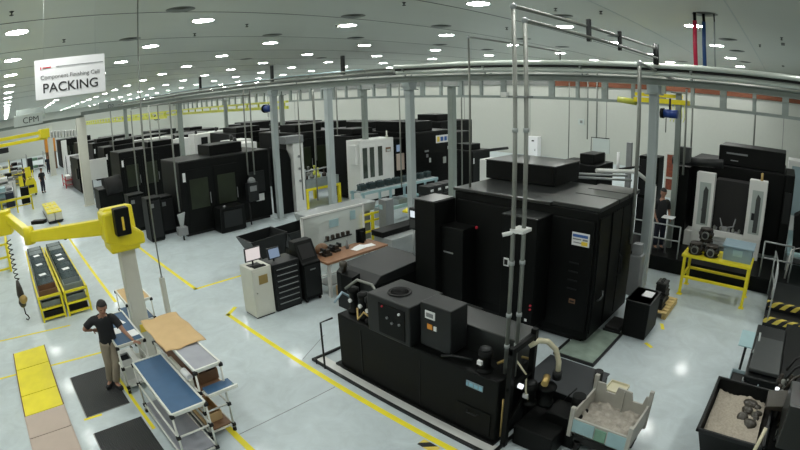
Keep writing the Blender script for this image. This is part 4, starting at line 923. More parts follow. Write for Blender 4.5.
tubebench('work_bench','small bench with tan top beyond the jib pillar','bench',1.9,2.45,9.7,10.7,.92,[(.5,'blue_top',0)],'cardboard')
g = MB(); n = 18; top = []
for i in range(n+1):
    row = []
    for j in range(n+1):
        x = 1.72+.68*i/n + .008*math.sin(j*.8); y = 6.60+1.34*j/n + .012*math.sin(i*.9)
        z = 1.232+.012*math.sin(i*.55+1)*math.cos(j*.35) + (.015 if j > n-2 else 0); row.append(g.bm.verts.new((x,y,z)))
    top.append(row)
for i in range(n):
    for j in range(n): g._f([top[i][j],top[i+1][j],top[i+1][j+1],top[i][j+1]], True)
o = g.build('cardboard_sheet','cardboard',world=(2.1,7.2,1.2)); md = o.modifiers.new('thick','SOLIDIFY'); md.thickness = .006; md.offset = 0
tag(o,'large curling brown cardboard sheet on top of the shelf rack','cardboard')
for x,y,z,l in ((2.12,6.25,.88,'brown cardboard box on the second shelf'),(2.12,6.6,.51,'brown cardboard box on the third shelf'),(2.05,6.3,.14,'brown flattened box on the lowest shelf')):
    t = thing('cardboard_box', l+' of the tube rack','box',(x,y,z)); MB().open_box(x-.17,x+.14,y-.25,y+.25,z,z+.16,.008).build('carton','brown' if z>.3 else 'cardboard',t); MB().box(x-.17,x-.16,y-.25,y+.25,z+.16,z+.22).build('flap','cardboard',t)
t = thing('blue_tray','small blue and white tray on the shelf rack end','tray',(2.1,5.8,.86)); MB().box(1.92,2.34,5.62,5.88,.87,.90).build('tray','blue_top',t,.004); MB().box(1.9,2.36,5.6,5.63,.87,.92).build('lip','tube',t)
t = thing('roll_holder','beige roll holder clipped between bench and rack','holder',(1.83,6.3,.9)); MB().box(1.80,1.86,6.0,6.9,.88,1.0).build('bar','beige_paint',t,.01); MB().cyl((1.83,6.05,1.02),(1.83,6.3,1.02),.05).build('roll','paper',t)
for k,(x,y,r) in enumerate(((1.5,8.95,.3),(1.35,8.6,-.15),(1.6,8.3,.1))):
    tag(MB().box(x-.1,x+.1,y-.14,y+.14,.932+.002*k,.934+.002*k,rot=r).build('paper_sheet','paper',world=(x,y,.93)),'white sheet on the blue bench %s'%('by the jib pillar','at its middle','close to the resting hand')[k],'paper','papers on the blue bench')
t = thing('cable_bin','white plastic holder with black inserts below the blue bench edge','bin',(1.28,8.15,.4)); MB().open_box(1.22,1.42,8.0,8.3,.22,.62,.015).build('bin','white_paint',t,.006); MB().box(1.25,1.39,8.04,8.26,.4,.6).build('insert','rubber',t); MB().box(1.212,1.22,8.08,8.2,.35,.5).build('label_card','charcoal',t)
t = thing('bench_post','short beige post below the thin air drop','post',(2.66,9.3,0)); bx('post','beige_paint',t,2.61,2.71,9.25,9.35,0,1.44,.01)
MB().lathe((2.66,9.3,1.44),[(.03,0),(.02,.04)],10).build('cap','light_steel',t)

# ------------------------------------------------------------------ aisle equipment further away
t = thing('parts_cart','low cart of yellow lidded boxes in the aisle','cart',(2.05,27.2,0))
MB().box(1.65,2.45,25.3,29.2,.08,.14).build('deck','charcoal',t)
for x in (1.72,2.38):
    for y in (25.5,29.0): MB().cyl((x,y-.03,.05),(x,y+.03,.05),.05).build('caster','rubber',t)
for k in range(3):
    for q in range(2):
        x = 1.85+q*.4; y = 25.9+k*1.25; t = thing('yellow_box','yellow lidded box %s on the low cart'%(('nearest the camera','in the middle','farthest away')[k]+(', aisle wall side',', machine side')[q]),'box',(x,y,.14),'yellow boxes on the cart')
        MB().box(x-.18,x+.18,y-.55,y+.55,.14,.5).build('box','beige_paint',t,.01); MB().box(x-.19,x+.19,y-.57,y+.57,.5,.56).build('lid','yellow',t,.01); MB().box(x-.05,x+.05,y-.1,y+.1,.56,.58).build('lid_grip','white_paint',t)
t = thing('yellow_barrier','low yellow barrier frame across the aisle edge','barrier',(.2,31.5,0))
MB().box(-.9,1.25,31.4,31.5,.75,.88).box(-.9,1.25,31.4,31.5,.35,.4).build('rail','yellow',t)
for x in (-.8,.2,1.2): MB().box(x-.05,x+.05,31.4,31.5,0,.8).build('post','yellow',t)
t = thing('pallet_stacker','yellow ride behind pallet stacker in the aisle','stacker',(1.55,38.2,0))
MB().prism([(1.15,.15),(2.0,.15),(2.0,.9),(1.85,1.25),(1.3,1.25),(1.15,.9)],37.8,38.7,'y').build('body','yellow',t,.05)
for x in (1.3,1.45,1.7,1.85): MB().box(x-.035,x+.035,38.7,38.8,.1,1.75).build('mast_rail','yellow',t)
for x in (1.3,1.85): MB().cyl((x-.06,38.0,.12),(x+.06,38.0,.12),.12).build('wheel','rubber',t)
MB().tube([(1.5,37.8,1.2),(1.45,37.5,1.4),(1.65,37.5,1.4),(1.6,37.8,1.2)],.03,8).build('tiller','charcoal',t); MB().box(1.35,1.8,37.78,37.8,.6,.8).build('badge','charcoal',t)
def shelfcart(x, y, w, d, h, lab, m1, m2, lv=3):
    t = thing('shelf_cart', lab, 'cart', (x,y,0))
    for dx in (-w/2,w/2):
        for dy in (-d/2,d/2): MB().box(x+dx-.03,x+dx+.03,y+dy-.03,y+dy+.03,0,h).build('post',m1,t)
    for k in range(lv):
        z = .2+k*(h-.2)/lv; MB().box(x-w/2,x+w/2,y-d/2,y+d/2,z,z+.04).build('shelf',m1,t); MB().box(x-w*.4,x+w*.1,y-d*.4,y+d*.35,z+.04,z+.3).build('load',m2,t)
        MB().box(x+w*.15,x+w*.42,y-d*.3,y+d*.35,z+.04,z+.22).build('load','grey_box',t)
shelfcart(-.6,36,1.5,2.2,1.3,'grey shelf cart of pale boxes beyond the yellow barrier','light_steel','aqua')
shelfcart(-.4,42,1.6,2,1.5,'farther grey shelf cart beside the aisle','grey_box','white_paint')
shelfcart(.7,48,1.3,2,1.4,'shelf cart with yellow frame deep in the aisle','yellow','grey_box')
shelfcart(-.9,50,2,2,2.2,'tall pale cart with yellow posts far down the aisle','yellow','white_paint')
shelfcart(.9,56,1.4,2,1.8,'dark loaded cart near the end of the aisle','charcoal','black_paint')
shelfcart(3.5,62,2.2,2,1.9,'dark green wrapped load at the end of the aisle','grey_box','green_plate',2)
shelfcart(-1.1,27,1.1,1.6,1.0,'pale cart at the left limit of the aisle'.replace('left','open'),'white_paint','aqua',2)
for x,y,m,h_,l in ((-.2,34.2,'navy',1.0,'dark blue bin of parts near the yellow barrier'),(.9,34.6,'black_paint',1.1,'black waste bin beside the pallet stacker'),(-.1,45,'black_paint',1.4,'black control box among the aisle carts'),(1.1,45.5,'yellow',.9,'small yellow crate beyond the pallet stacker'),(.1,39.2,'white_paint',1.2,'white tool chest beside the grey shelf cart'),(1.9,50.5,'yellow',1.2,'yellow trolley deep in the aisle'),(2.6,58,'charcoal',1.6,'dark wrapped load deep in the aisle')):
    t = thing('aisle_bin',l,'bin',(x,y,0)); MB().open_box(x-.3,x+.3,y-.35,y+.35,.06,h_,.03).build('bin',m,t,.01); MB().box(x-.26,x+.26,y-.3,y+.3,h_-.12,h_-.04).build('contents','grey_box',t)
    for dx in (-.22,.22): MB().cyl((x+dx-.02,y-.25,.04),(x+dx+.02,y-.25,.04),.04).build('wheel','rubber',t)
# red trolley and white boards near the column
shelfcart(4.7,39,.8,2,.9,'low red trolley beside the white board','red','white_paint',2)
t = thing('white_board','white board on legs behind the aisle column','board',(5.5,42,0)); MB().box(4.9,6.6,42,42.08,.7,2.1).build('panel','sign_white',t,.01)
for x in (5.0,6.5): MB().box(x-.04,x+.04,42,42.1,0,2.1).build('leg','grey_box',t)
MB().box(5.55,5.7,41.98,42,1.2,1.6).build('marking','grey_box',t)
t = thing('white_pillar_unit','slim white upright unit beyond the white board','cabinet',(5.6,47,0)); bx('body','white_paint',t,5.3,5.8,46.8,47.2,0,3.2,.02)
t = thing('orange_cabinet','tall orange topped cabinet at the end of the machine row','cabinet',(5.2,58,0)); bx('top_part','orange',t,4.6,5.8,57.5,58.6,1.9,3.9,.02); bx('lower_part','brown',t,4.6,5.8,57.5,58.6,0,1.9,.02)
t = thing('yellow_crane_beam','pair of yellow crane beams crossing over the aisle','crane',(0,24,4.2))
MB().box(-6,2.0,22,22.2,4.38,4.52).build('upper_beam','yellow',t,.01); MB().box(-6,2.0,23.0,23.2,4.12,4.26).build('lower_beam','yellow',t,.01); MB().box(1.6,2.0,21.9,23.3,4.2,4.58).build('end_truck','yellow',t,.02)
MB().box(-.6,.1,22.3,22.7,3.88,4.1).build('trolley','charcoal',t,.02)
t = thing('corrugated_canopy','slanted pale ribbed canopy beneath the cross beam','canopy',(3,32,4.3))
mb = MB()
for k in range(14): mb.box(2.2+k*.2,2.33+k*.2,31,34,4.02+k*-.02,4.42-k*.02)
mb.build('canopy_rib','white_paint',t); MB().box(4.7,5.1,31,31.3,3.8,4.1).build('end_bracket','orange',t)

# ------------------------------------------------------------------ machines in the rows
def cnc(lab, x, y, w, d, h, face='y', m='black_paint', top='roof_black', win=2, roof=None, winm='window_olive', extra=True, name='machining_centre'):
    """front towards -Y (face 'y') or -X (face 'x'); x,y is the near corner with the smallest x and y"""
    t = thing(name, lab, 'machine', (x+w/2,y+d/2,0))
    bx('body',m,t,x,x+w,y,y+d,.1,h,.03); MB().box(x+.08,x+w-.08,y+.08,y+d-.08,0,.1).build('plinth','rubber',t)
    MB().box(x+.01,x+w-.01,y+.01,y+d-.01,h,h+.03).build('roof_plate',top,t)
    L_ = w if face=='y' else d
    def fb(nm, a, b, z0, z1, mm, par, dep=.03, base=0.0):
        if face=='y': return MB().box(x+a,x+b,y-base-dep,y-base,z0,z1).build(nm,mm,par,.008)
        return MB().box(x-base-dep,x-base,y+d-b,y+d-a,z0,z1).build(nm,mm,par,.008)
    for k in range(win):
        a = L_*(.06+.5*k/max(1,win)*1.2); b = a+L_*.26
        dr = fb('door',a,b,.35,h-.3,m,t); fb('window',a+.12,b-.12,h*.36,h*.76,winm,dr,.012,.03); fb('handle',b-.08,b-.05,h*.4,h*.55,'grey_box',dr,.03,.03)
    if extra:
        fb('control_panel',L_*.74,L_*.92,h*.42,h*.72,'charcoal',t,.1); fb('name_label',L_*.03,L_*.08,h*.74,h*.86,'text_white',t,.01)
    if roof:
        a0,a1,b0,b1,hh = roof; bx('roof_unit',m,t,x+a0,x+a1,y+b0,y+b1,h+.03,h+hh,.02)
    return t
t = cnc('wide black machining centre with olive windows behind the first skip',6.1,17.0,3.8,2.1,2.72,'y',roof=(1.5,2.9,.5,1.7,.42))
MB().box(9.2,9.55,16.95,17.0,.78,1.05).build('white_plate','text_white',t)
t = thing('floor_unit','small black filter cabinet in front of the olive window machine','cabinet',(7.8,16.7,0)); bx('body','black_paint',t,7.25,8.3,16.3,16.9,.03,.94,.02); MB().box(7.3,8.25,16.35,16.85,0,.03).build('feet','rubber',t); MB().cyl((7.5,16.4,.94),(7.5,16.4,1.0),.05).build('cap','grey_box',t); MB().box(7.4,8.15,16.28,16.3,.2,.8).build('door','charcoal',t)
t = thing('hanging_pendant','grey switch pendant hanging on the twin drop conduits','pendant',(8.85,16.6,1.1)); bx('box','charcoal',t,8.62,9.08,16.5,16.75,.9,1.62,.03); MB().lathe((8.85,16.62,1.62),[(.16,0),(.14,.12),(.05,.2)],14).build('gland','grey_box',t); MB().box(8.7,8.98,16.48,16.5,1.3,1.5).build('switch_plate','grey_box',t); MB().cyl((8.7,16.65,.9),(8.7,16.65,0),.03).build('foot_pipe','charcoal',t)
# cabinets between the aisle and first row machine
for x,y,w,h,l in ((4.85,17.4,.55,1.6,'tall black cabinet by the yellow arm motor'),(5.55,18.1,.6,1.45,'second tall black cabinet beside the first'),(4.7,19.6,.7,1.5,'grey framed black cabinet behind the yellow arm')):
    t = thing('floor_unit',l,'cabinet',(x,y,0)); bx('body','black_paint',t,x,x+w,y,y+.7,.04,h,.02); MB().box(x+.05,x+w-.05,y-.015,y,.15,h-.1).build('door','charcoal',t); MB().box(x+.03,x+w-.03,y+.03,y+.67,0,.04).build('feet','rubber',t); MB().box(x+.1,x+.25,y-.02,y-.015,h-.35,h-.2).build('switch','grey_box',t)
cnc('black machining centre second along the first row',5.85,25.4,3.5,2.2,2.78,'y',roof=(1.8,3.2,.5,1.7,.3))
cnc('black machining centre third along the first row',6.3,31.5,3.4,2.2,2.8,'y',roof=(.8,2.2,.5,1.8,.3))
cnc('black machining centre fourth along the first row',6.9,39.0,3.4,2.4,2.8,'y',roof=(.5,2.0,.5,2,.3))
cnc('black machining centre fifth along the first row',7.0,48.0,3.4,2.4,2.7,'y')
cnc('black machining centre near the orange cabinet',6.2,56.0,3.6,4,3.0,'y')
t = cnc('low black turntable machine beside the aisle column',4.5,25.2,1.25,1.4,1.15,'y',win=0,extra=False)
MB().cyl((4.9,25.3,1.25),(5.75,25.3,1.3),.45,20).build('reel_drum','rubber',t); MB().cyl((5.15,25.1,1.3),(5.3,25.1,1.3),.12).build('hub','light_steel',t)
t = thing('bright_guard','shiny pale panel box behind the turntable machine','panel',(5.7,31,1.6)); bx('panel','white_paint',t,5.0,6.2,30.5,30.7,1.1,2.3,.02); MB().box(5.1,5.15,30.5,30.7,0,1.1).box(6.05,6.1,30.5,30.7,0,1.1).build('leg','grey_box',t)
t = cnc('narrow black machine standing along the aisle past the column',4.8,33.6,.9,4.2,2.25,'x',win=0)
# second row beyond the column line
t = cnc('white machining centre with three dark tall windows',13.62,15.8,2.0,.9,2.68,'y','white_paint','white_paint',win=0,extra=False)
for a in (.06,.46,.94):
    d = MB().box(13.62+a,13.62+a+.37,15.77,15.8,.85,2.5).build('door','white_paint',t,.01); MB().box(13.68+a,13.93+a,15.755,15.77,1.1,2.4).build('window','window_glass',d)
MB().box(15.12,15.42,15.78,15.8,2.1,2.3).build('notice','brown',t); MB().box(15.15,15.39,15.775,15.78,2.12,2.22).build('notice_field','sign_pale',t)
MB().box(13.45,13.62,15.9,16.3,1.7,2.55).build('side_box','white_paint',t,.02); MB().lathe((15.35,15.95,2.72),[(.05,0),(.05,.1),(.03,.12),(.03,.3)],12).build('signal_lamp','beige_paint',t)
bx('rear_unit','black_paint',t,13.9,15.6,16.72,18.2,.1,2.85,.03); bx('roof_unit','black_paint',t,14.2,15.4,16.9,18.0,2.9,3.15,.03)
t = cnc('black cabinet machine with white notices right beside the white one',15.66,15.75,.62,2.4,2.6,'y',win=0,extra=False)
MB().box(15.74,16.0,15.72,15.75,2.05,2.35).build('screen','screen_blue',t); MB().box(15.72,16.2,15.72,15.75,1.2,1.95).build('notice','tan_board',t)
t = cnc('black machining centre with coloured warning strip label',16.3,15.1,2.65,3.0,2.85,'y',win=0,extra=False,roof=(-.0,1.5,.3,2.6,.5))
lb = MB().box(17.7,18.8,15.07,15.1,2.30,2.66).build('warning_strip','text_white',t)
MB().box(17.75,17.92,15.06,15.07,2.36,2.6).build('yellow_symbol','label_yellow',lb); MB().box(18.0,18.2,15.06,15.07,2.38,2.58).box(18.28,18.46,15.06,15.07,2.38,2.58).box(18.54,18.72,15.06,15.07,2.38,2.58).build('blue_symbol','label_blue',lb)
for x,z,w_,h_ in ((17.0,1.7,.12,.15),(17.2,1.45,.1,.2),(18.2,1.3,.2,.3),(18.55,1.6,.22,.5),(18.5,1.05,.25,.4),(16.9,1.95,.25,.08)): MB().box(x,x+w_,15.07,15.1,z,z+h_).build('notice','sign_pale' if z<1.65 else 'grey_box',t)
t = cnc('tall plain black box machine at the end of the labelled one',19.0,14.9,1.15,2.5,2.72,'y',win=0,extra=False)
for a,b in ((19.2,1.3),(19.55,1.5)): MB().box(a,a+.14,14.87,14.9,b,b+.3).build('torn_label','sign_pale',t)
t = cnc('stepped dark machine before the long white wall',17.6,12.9,1.35,1.5,2.05,'y',win=0,roof=(.2,1.0,.3,1.1,.3))
tag(MB().tube([(18.9,13.0,2.0),(20.0,12.6,2.05)],.07,8).tube([(18.95,13.0,0),(18.95,13.0,2.05)],.04,8).build('boom_rail','charcoal',world=(19,12.8,2)),'dark horizontal rail sticking out toward the wall cabinet','rail')
t = thing('white_stand','short white block stand behind the big machine roof','stand',(16,10.6,0)); bx('block','white_paint',t,15.3,16.1,10.2,10.9,0,2.15,.03)
t = thing('wall_cabinet','white electrical cabinet against the long wall','cabinet',(32.6,18.3,0)); bx('body','sign_white',t,32.4,32.98,17.8,18.85,0,1.45,.02); MB().box(32.38,32.4,18.1,18.3,1.1,1.2).build('display','charcoal',t); MB().box(32.38,32.4,18.0,18.03,.4,.55).build('handle','charcoal',t)
t = thing('wall_socket','small square socket plate on the long white wall','socket',(32.95,14.5,2.4)); MB().box(32.93,32.98,14.3,14.75,2.55,2.95).build('plate','sign_pale',t,.004); MB().box(32.92,32.93,14.42,14.62,2.65,2.85).build('outlet','vent_ring',t)
t = thing('white_board','wire framed white board against the long wall','board',(31,11.5,0)); MB().tube([(31,12.9,-.0+1.0),(31,12.9,1.9),(31,11.6,1.9)],.03,6).build('frame','charcoal',t); MB().box(31.05,31.1,11.6,12.8,.9,1.85).build('panel','sign_pale',t); MB().box(31.05,31.1,12.0,12.1,0,.9).build('leg','grey_box',t)
t = thing('notice_frame','small pink bordered notice on a pale stand','notice',(30,8.6,0)); MB().box(30,30.05,8.7,9.3,.2,1.1).build('border','picture',t); MB().box(29.98,30,8.75,9.25,.26,1.04).build('sheet','sign_pale',t); MB().box(30.0,30.04,8.95,9.05,0,.2).build('stand','grey_box',t)
# engine conveyor in front of the white machine
t = thing('engine_conveyor','pale green framed roller conveyor carrying engine blocks','conveyor',(14,14,0))
MB().box(11.7,16.0,13.55,13.63,.98,1.08).box(11.7,16.0,14.17,14.25,.98,1.08).build('side_rail','aqua',t)
mb = MB()
for k in range(30): mb.cyl((11.85+k*.14,13.6,1.06),(11.85+k*.14,14.2,1.06),.035,8)
mb.build('roller','light_steel',t)
for x in (11.8,13.2,14.6,15.9):
    for y in (13.59,14.21): MB().box(x-.04,x+.04,y-.04,y+.04,0,1.0).build('leg','aqua',t)
for k in range(9): engine(12.0+k*.46,13.9,1.10,'%s engine block along the roller conveyor, counted from the yellow stand'%ORD[k],'engine blocks on the roller conveyor',.78,'block_teal')
t = thing('engine_conveyor','second lower conveyor before the labelled black machine','conveyor',(14.6,12.4,0))
MB().box(11.6,15.8,12.2,12.28,.6,.72).box(11.6,15.8,12.8,12.88,.6,.72).build('side_rail','aqua',t); MB().box(11.6,15.8,12.28,12.8,.62,.66).build('bed','tray_grey',t)
for x in (11.7,13.7,15.7): MB().box(x-.04,x+.04,12.2,12.88,0,.6).build('leg','light_steel',t)
for k in range(4):
    x = 12.6+k*.8; t = thing('blue_bin','pale blue bin %s on the lower conveyor'%ORD[k],'bin',(x,12.55,.66),'bins on the lower conveyor'); MB().open_box(x-.25,x+.25,12.32,12.78,.66,.88,.02).build('bin','aqua' if k%2 else 'tray_grey',t)
for k in range(8):
    x = 13.35+(k%4)*.42; z = .62+(k//4)*.345
    t = thing('grey_drawer_bin','stacked dark bin, %s from the column, %s tier'%(ORD[k%4],('lower','upper')[k//4]),'bin',(x,11.85,z),'stacked dark bins'); MB().box(x-.19,x+.19,11.6,12.1,z,z+.33).build('bin','charcoal',t,.01); MB().box(x-.08,x+.06,11.58,11.6,z+.14,z+.22).build('label_card','text_white',t)
t = thing('bin_stand','dark table under the stacked bins','table',(14,11.85,0)); MB().box(13.1,14.9,11.55,12.15,.56,.62).build('top','grey_box',t); 
for x in (13.15,14.85): MB().box(x-.04,x+.04,11.6,12.1,0,.56).build('leg','grey_box',t)
t = thing('yellow_clutter','yellow sloping chute piece beneath the lower conveyor','chute',(12.6,11.9,0)); MB().prism([(12.2,.5),(13.1,.75),(13.1,.8),(12.2,.56)],11.7,12.0,'y').build('chute','yellow',t); MB().box(12.6,12.7,11.8,11.9,0,.6).build('leg','yellow',t)
# yellow legged stand with fixtures
t = thing('yellow_stand','yellow legged stand crowded with pipe fixtures','stand',(12.4,17.4,0))
MB().box(11.5,13.35,16.85,18.6,.78,.88).build('frame_top','yellow_worn',t); MB().box(11.55,13.3,16.9,18.55,.88,1.25).build('fixture_bed','tray_grey',t)
for x,y in ((11.56,16.91),(13.29,16.91),(11.56,18.54),(13.14,18.54)): MB().box(x-.06,x+.06,y-.06,y+.06,0,.78).build('leg','yellow_worn',t)
for k in range(9):
    x = 11.7+(k%5)*.32; y = 17.1+(k//5)*.7; MB().lathe((x,y,1.25),[(.09,0),(.1,.12),(.04,.15),(.04,.35),(.08,.38),(.02,.42)],12).build('fixture',('cast_iron','pipe_steel','yellow_green')[k%3],t)
MB().tube([(11.6,17.0,1.6),(13.1,17.0,1.65)],.03,8).tube([(11.6,17.0,1.25),(11.6,17,1.7)],.03).tube([(13.1,17.0,1.25),(13.1,17,1.7)],.03).build('tube_frame','light_steel',t)
t = thing('white_column_unit','tall pale column unit with curved black guard behind the drop pipes','machine',(11.2,17.0,0))
MB().box(10.95,11.45,16.8,17.3,0,3.1).build('column','white_paint',t,.02); MB().box(10.6,11.45,16.75,17.3,2.85,3.15).build('head','grey_box',t,.02); MB().prism([(10.3,0),(10.95,0),(10.95,2.2),(10.8,2.6),(10.3,2.75)],17.0,17.6,'y').build('guard','black_paint',t,.03)
for z in (1.3,1.8,2.3): MB().cyl((11.2,16.8,z),(11.2,16.74,z),.05).build('knob','grey_box',t)
# deeper rows of black machines
rows = [(13.5,20.5,3.2,3.6,2.9,(.4,2,.5,2,.4)),(17.3,19.0,3.4,3.6,2.8,(.2,1.8,.6,2.4,.4)),(21.5,18.0,3,3.6,3.0,(.3,1.7,.5,2,.4)),(13.8,27.5,3.2,4,2.75,(.3,2,.5,2.5,.35)),(18,26.5,3.2,4,2.75,(.4,1.9,.5,2.5,.35)),(22.5,26,3,4,2.7,None),
 (13,36,3.2,4,2.6,None),(18,35,3.2,4,2.6,(.3,2,.5,3,.3)),(23,35,3,4,2.6,None),(12.2,45,3.2,4,2.5,None),(17.5,45,3.2,4,2.4,(.4,1.7,.6,2.5,.3)),(11.2,55,3.2,4,2.5,None),(17,56,3.2,4,2.4,None),(24.5,45,3,4,2.5,None)]
nm = ['directly behind the yellow legged stand','behind the white machining centre','behind the warning strip machine','second behind the yellow stand','second behind the white machine','deep behind the warning strip machine','far behind the olive window machine','far off in the middle of the hall','far off toward the long white wall','very far behind the aisle row','very far in the middle of the hall','nearly at the hall end behind the aisle row','nearly at the hall end in the middle','very far by the long white wall']
for (x,y,w_,d_,h_,rf),l in zip(rows,nm): cnc('black machining centre '+l,x,y,w_,d_,h_,'y',roof=rf,win=2)
for x,y,l in ((11.4,23.5,'white and grey cabinet unit between far black machines'),(10.8,31,'pale cabinet unit farther between the black machines'),(10.5,21.3,'white low unit behind the olive window machine'),(15.3,34,'white unit far behind the drop pipes')):
    t = thing('pale_unit',l,'cabinet',(x,y,0)); bx('body','white_paint',t,x,x+1.3,y,y+1.2,0,2.7,.03); MB().box(x+.2,x+.6,y-.02,y,1.6,2.3).build('dark_panel','charcoal',t); MB().lathe((x+.3,y+.4,2.7),[(.1,0),(.1,.2),(.05,.3)],10).build('lamp','charcoal',t)
for x,y,w_,d_,h_,l in ((17.4,32.2,1.6,1.6,3.1,'tall black block machine standing deep behind the yellow legged stand row'),(17.8,24.0,1.9,1.6,3.1,'tall black block machine rising behind the yellow legged stand'),(15.5,24.7,1.2,1.6,3.0,'slim tall black machine beside the far tall block')): cnc(l,x,y,w_,d_,h_,'y',win=0)
for x,y,w_,l in ((8.6,35.0,3.6,'long white machine body behind the first row of black ones'),(13.0,32.4,1.6,'small white machine body between far columns')):
    t = thing('pale_unit',l,'machine',(x,y,0)); bx('body','white_paint',t,x,x+w_,y,y+1.2,0,2.75,.03); MB().box(x+.5,x+1.0,y-.02,y,1.8,2.5).box(x+1.2,x+1.4,y-.02,y,1.8,2.5).build('dark_panel','charcoal',t); MB().lathe((x+.3,y+.4,2.75),[(.1,0),(.1,.15),(.05,.25)],10).build('lamp','charcoal',t)
t = thing('pale_bracket','small pale angled bracket between black cabinets and the olive window machine','bracket',(6.0,16.9,0))
MB().prism([(5.75,.95),(6.05,1.0),(5.95,.6),(5.85,.35)],16.7,16.78,'y').build('plate','light_steel',t); MB().cyl((5.9,16.74,0),(5.9,16.74,.5),.03).build('stand','charcoal',t); MB().box(5.7,6.05,16.6,16.9,.2,.5).build('grey_block','grey_box',t,.01)
# machine partly seen behind the big one's corner
t = thing('white_fitting','pale bent guard pipes at the far corner of the big roof','guard',(11,3.5,0))
MB().tube([(10.7,4.3,2.95),(11.6,3.6,2.9),(12.0,3.2,2.55)],.05,8).build('pipe','white_paint',t); MB().tube([(12.0,3.2,2.55),(12.0,3.2,0)],.05,8).build('post','white_paint',t)

# ------------------------------------------------------------------ people
def evalmesh(o):
    dg = bpy.context.evaluated_depsgraph_get(); dg.update()
    return bpy.data.meshes.new_from_object(o.evaluated_get(dg), depsgraph=dg)
def skinmesh(verts, edges, radii, sub=1):
    me = bpy.data.meshes.new('tmp'); me.from_pydata([tuple(v) for v in verts], edges, []); o = bpy.data.objects.new('tmp', me); C.objects.link(o)
    sk = o.modifiers.new('s','SKIN'); sk.use_smooth_shade = True
    if not me.skin_vertices: pass
    for v, r in zip(me.skin_vertices[0].data, radii):
        v.radius = (r if isinstance(r, tuple) else (r, r)); v.use_root = False
    me.skin_vertices[0].data[0].use_root = True
    sb = o.modifiers.new('b','SUBSURF'); sb.levels = sub; sb.render_levels = sub
    bpy.context.view_layer.update(); r = evalmesh(o); bpy.data.objects.remove(o); return r
def person(lab, base, J, shirt='black_cloth', pants='khaki', look=(0,-1,0), grp=None, hairm='hair', detail=True, scale=1.0):
    """J: joints as offsets from base (metres)"""
    t = thing('person', lab, 'person', base, grp); B = Vector(base)
    P = {k: B + Vector(v)*scale for k, v in J.items() if isinstance(v, tuple)}
    mid = lambda a, b, f=.5: a.lerp(b, f)
    names = ['pelvis','belly','chest','neck','headb','lsh','lel','lwr','rsh','rel','rwr','lhip','lkn','lan','lto','rhip','rkn','ran','rto']
    P['belly'] = mid(P['pelvis'],P['chest']); P['headb'] = mid(P['neck'],P['head'],.5)
    rad = dict(pelvis=(.15,.11),belly=(.135,.10),chest=(.155,.11),neck=.055,headb=.06,lsh=.065,lel=.043,lwr=.028,rsh=.065,rel=.043,rwr=.028,lhip=.085,lkn=.058,lan=.042,lto=.035,rhip=.085,rkn=.058,ran=.042,rto=.035)
    E_ = [('pelvis','belly'),('belly','chest'),('chest','neck'),('neck','headb'),('chest','lsh'),('lsh','lel'),('lel','lwr'),('chest','rsh'),('rsh','rel'),('rel','rwr'),('pelvis','lhip'),('lhip','lkn'),('lkn','lan'),('lan','lto'),('pelvis','rhip'),('rhip','rkn'),('rkn','ran'),('ran','rto')]
    def sub(keep, grow, cut=None):
        ns = [n for n in names if n in keep]; pts = [P[n].copy() for n in ns]
        if cut:
            for n,(a,b,f) in cut.items():
                if n in ns: pts[ns.index(n)] = mid(P[a],P[b],f)
        sc = lambda r: tuple(x*scale+grow for x in r) if isinstance(r, tuple) else r*scale+grow
        return skinmesh(pts, [(ns.index(a),ns.index(b)) for a,b in E_ if a in ns and b in ns], [sc(rad[n]) for n in ns], 2)
    bm = bmesh.new(); me = sub(names, 0.0); bm.from_mesh(me)
    for f in bm.faces: f.material_index = 0; f.smooth = True
    # head: shaped skull, jaw, nose, ears, eyes, mouth
    H = P['head']; f = Vector(look).normalized(); up = (P['head']-P['neck']).normalized(); s = f.cross(up).normalized(); up = s.cross(f).normalized()
    R = Matrix((s, f, up)).transposed().to_4x4()
    def add(c, r, sc, mi, n=14):
        g = bmesh.ops.create_uvsphere(bm, u_segments=n, v_segments=10, radius=1, matrix=Matrix.Translation(H) @ R @ Matrix.Translation(Vector(c)*scale*1.12) @ Matrix.Diagonal((r*sc[0]*scale*1.12, r*sc[1]*scale*1.12, r*sc[2]*scale*1.12, 1)))
        for v in g['verts']:
            for q in v.link_faces: q.material_index = mi; q.smooth = True
        return g['verts']
    add((0,0,.01),.1,(.78,.95,1.12),0,18); add((0,.025,-.055),.065,(.85,.95,.9),0); add((0,.097,-.012),.018,(.7,1,1.3),0,8)
    for sx in (-1,1): add((sx*.08,-.005,-.01),.02,(.5,1,1.5),0,8); add((sx*.03,.086,.012),.011,(1.2,.7,.7),1,8)
    add((0,.083,-.052),.016,(1.5,.5,.4),2,8)
    # hands: palm and five unequal bent fingers
    for sd in ('l','r'):
        w = P[sd+'wr']; d = Vector(J[sd+'hd']).normalized(); pl = Vector(J.get(sd+'pl',(0,0,1))).normalized(); sdv = d.cross(pl).normalized(); th = sdv*(1 if sd=='l' else -1)
        if J.get(sd+'fl'): th = -th
        c = w + d*.045*scale
        M4 = Matrix((th, d, pl)).transposed().to_4x4()
        g = bmesh.ops.create_uvsphere(bm, u_segments=10, v_segments=8, radius=1, matrix=Matrix.Translation(c) @ M4 @ Matrix.Diagonal((.042*scale,.052*scale,.017*scale,1)))
        if detail:
            for k,(off,ln) in enumerate(((.03,.07),(.011,.078),(-.009,.073),(-.028,.058),(None,.06))):
                if off is None: a = w+d*.02+th*.03; q = [a, a+th*.025+d*.02, a+th*.035+d*.045-pl*.008]
                else: a = c+d*.035+th*off; q = [a-d*.01, a+d*ln*.5-pl*.004, a+d*ln-pl*.022]
                fm_ = skinmesh(q,[(0,1),(1,2)],[.0095,.0088,.007],1); bm.from_mesh(fm_)
    for q in bm.faces: q.smooth = True
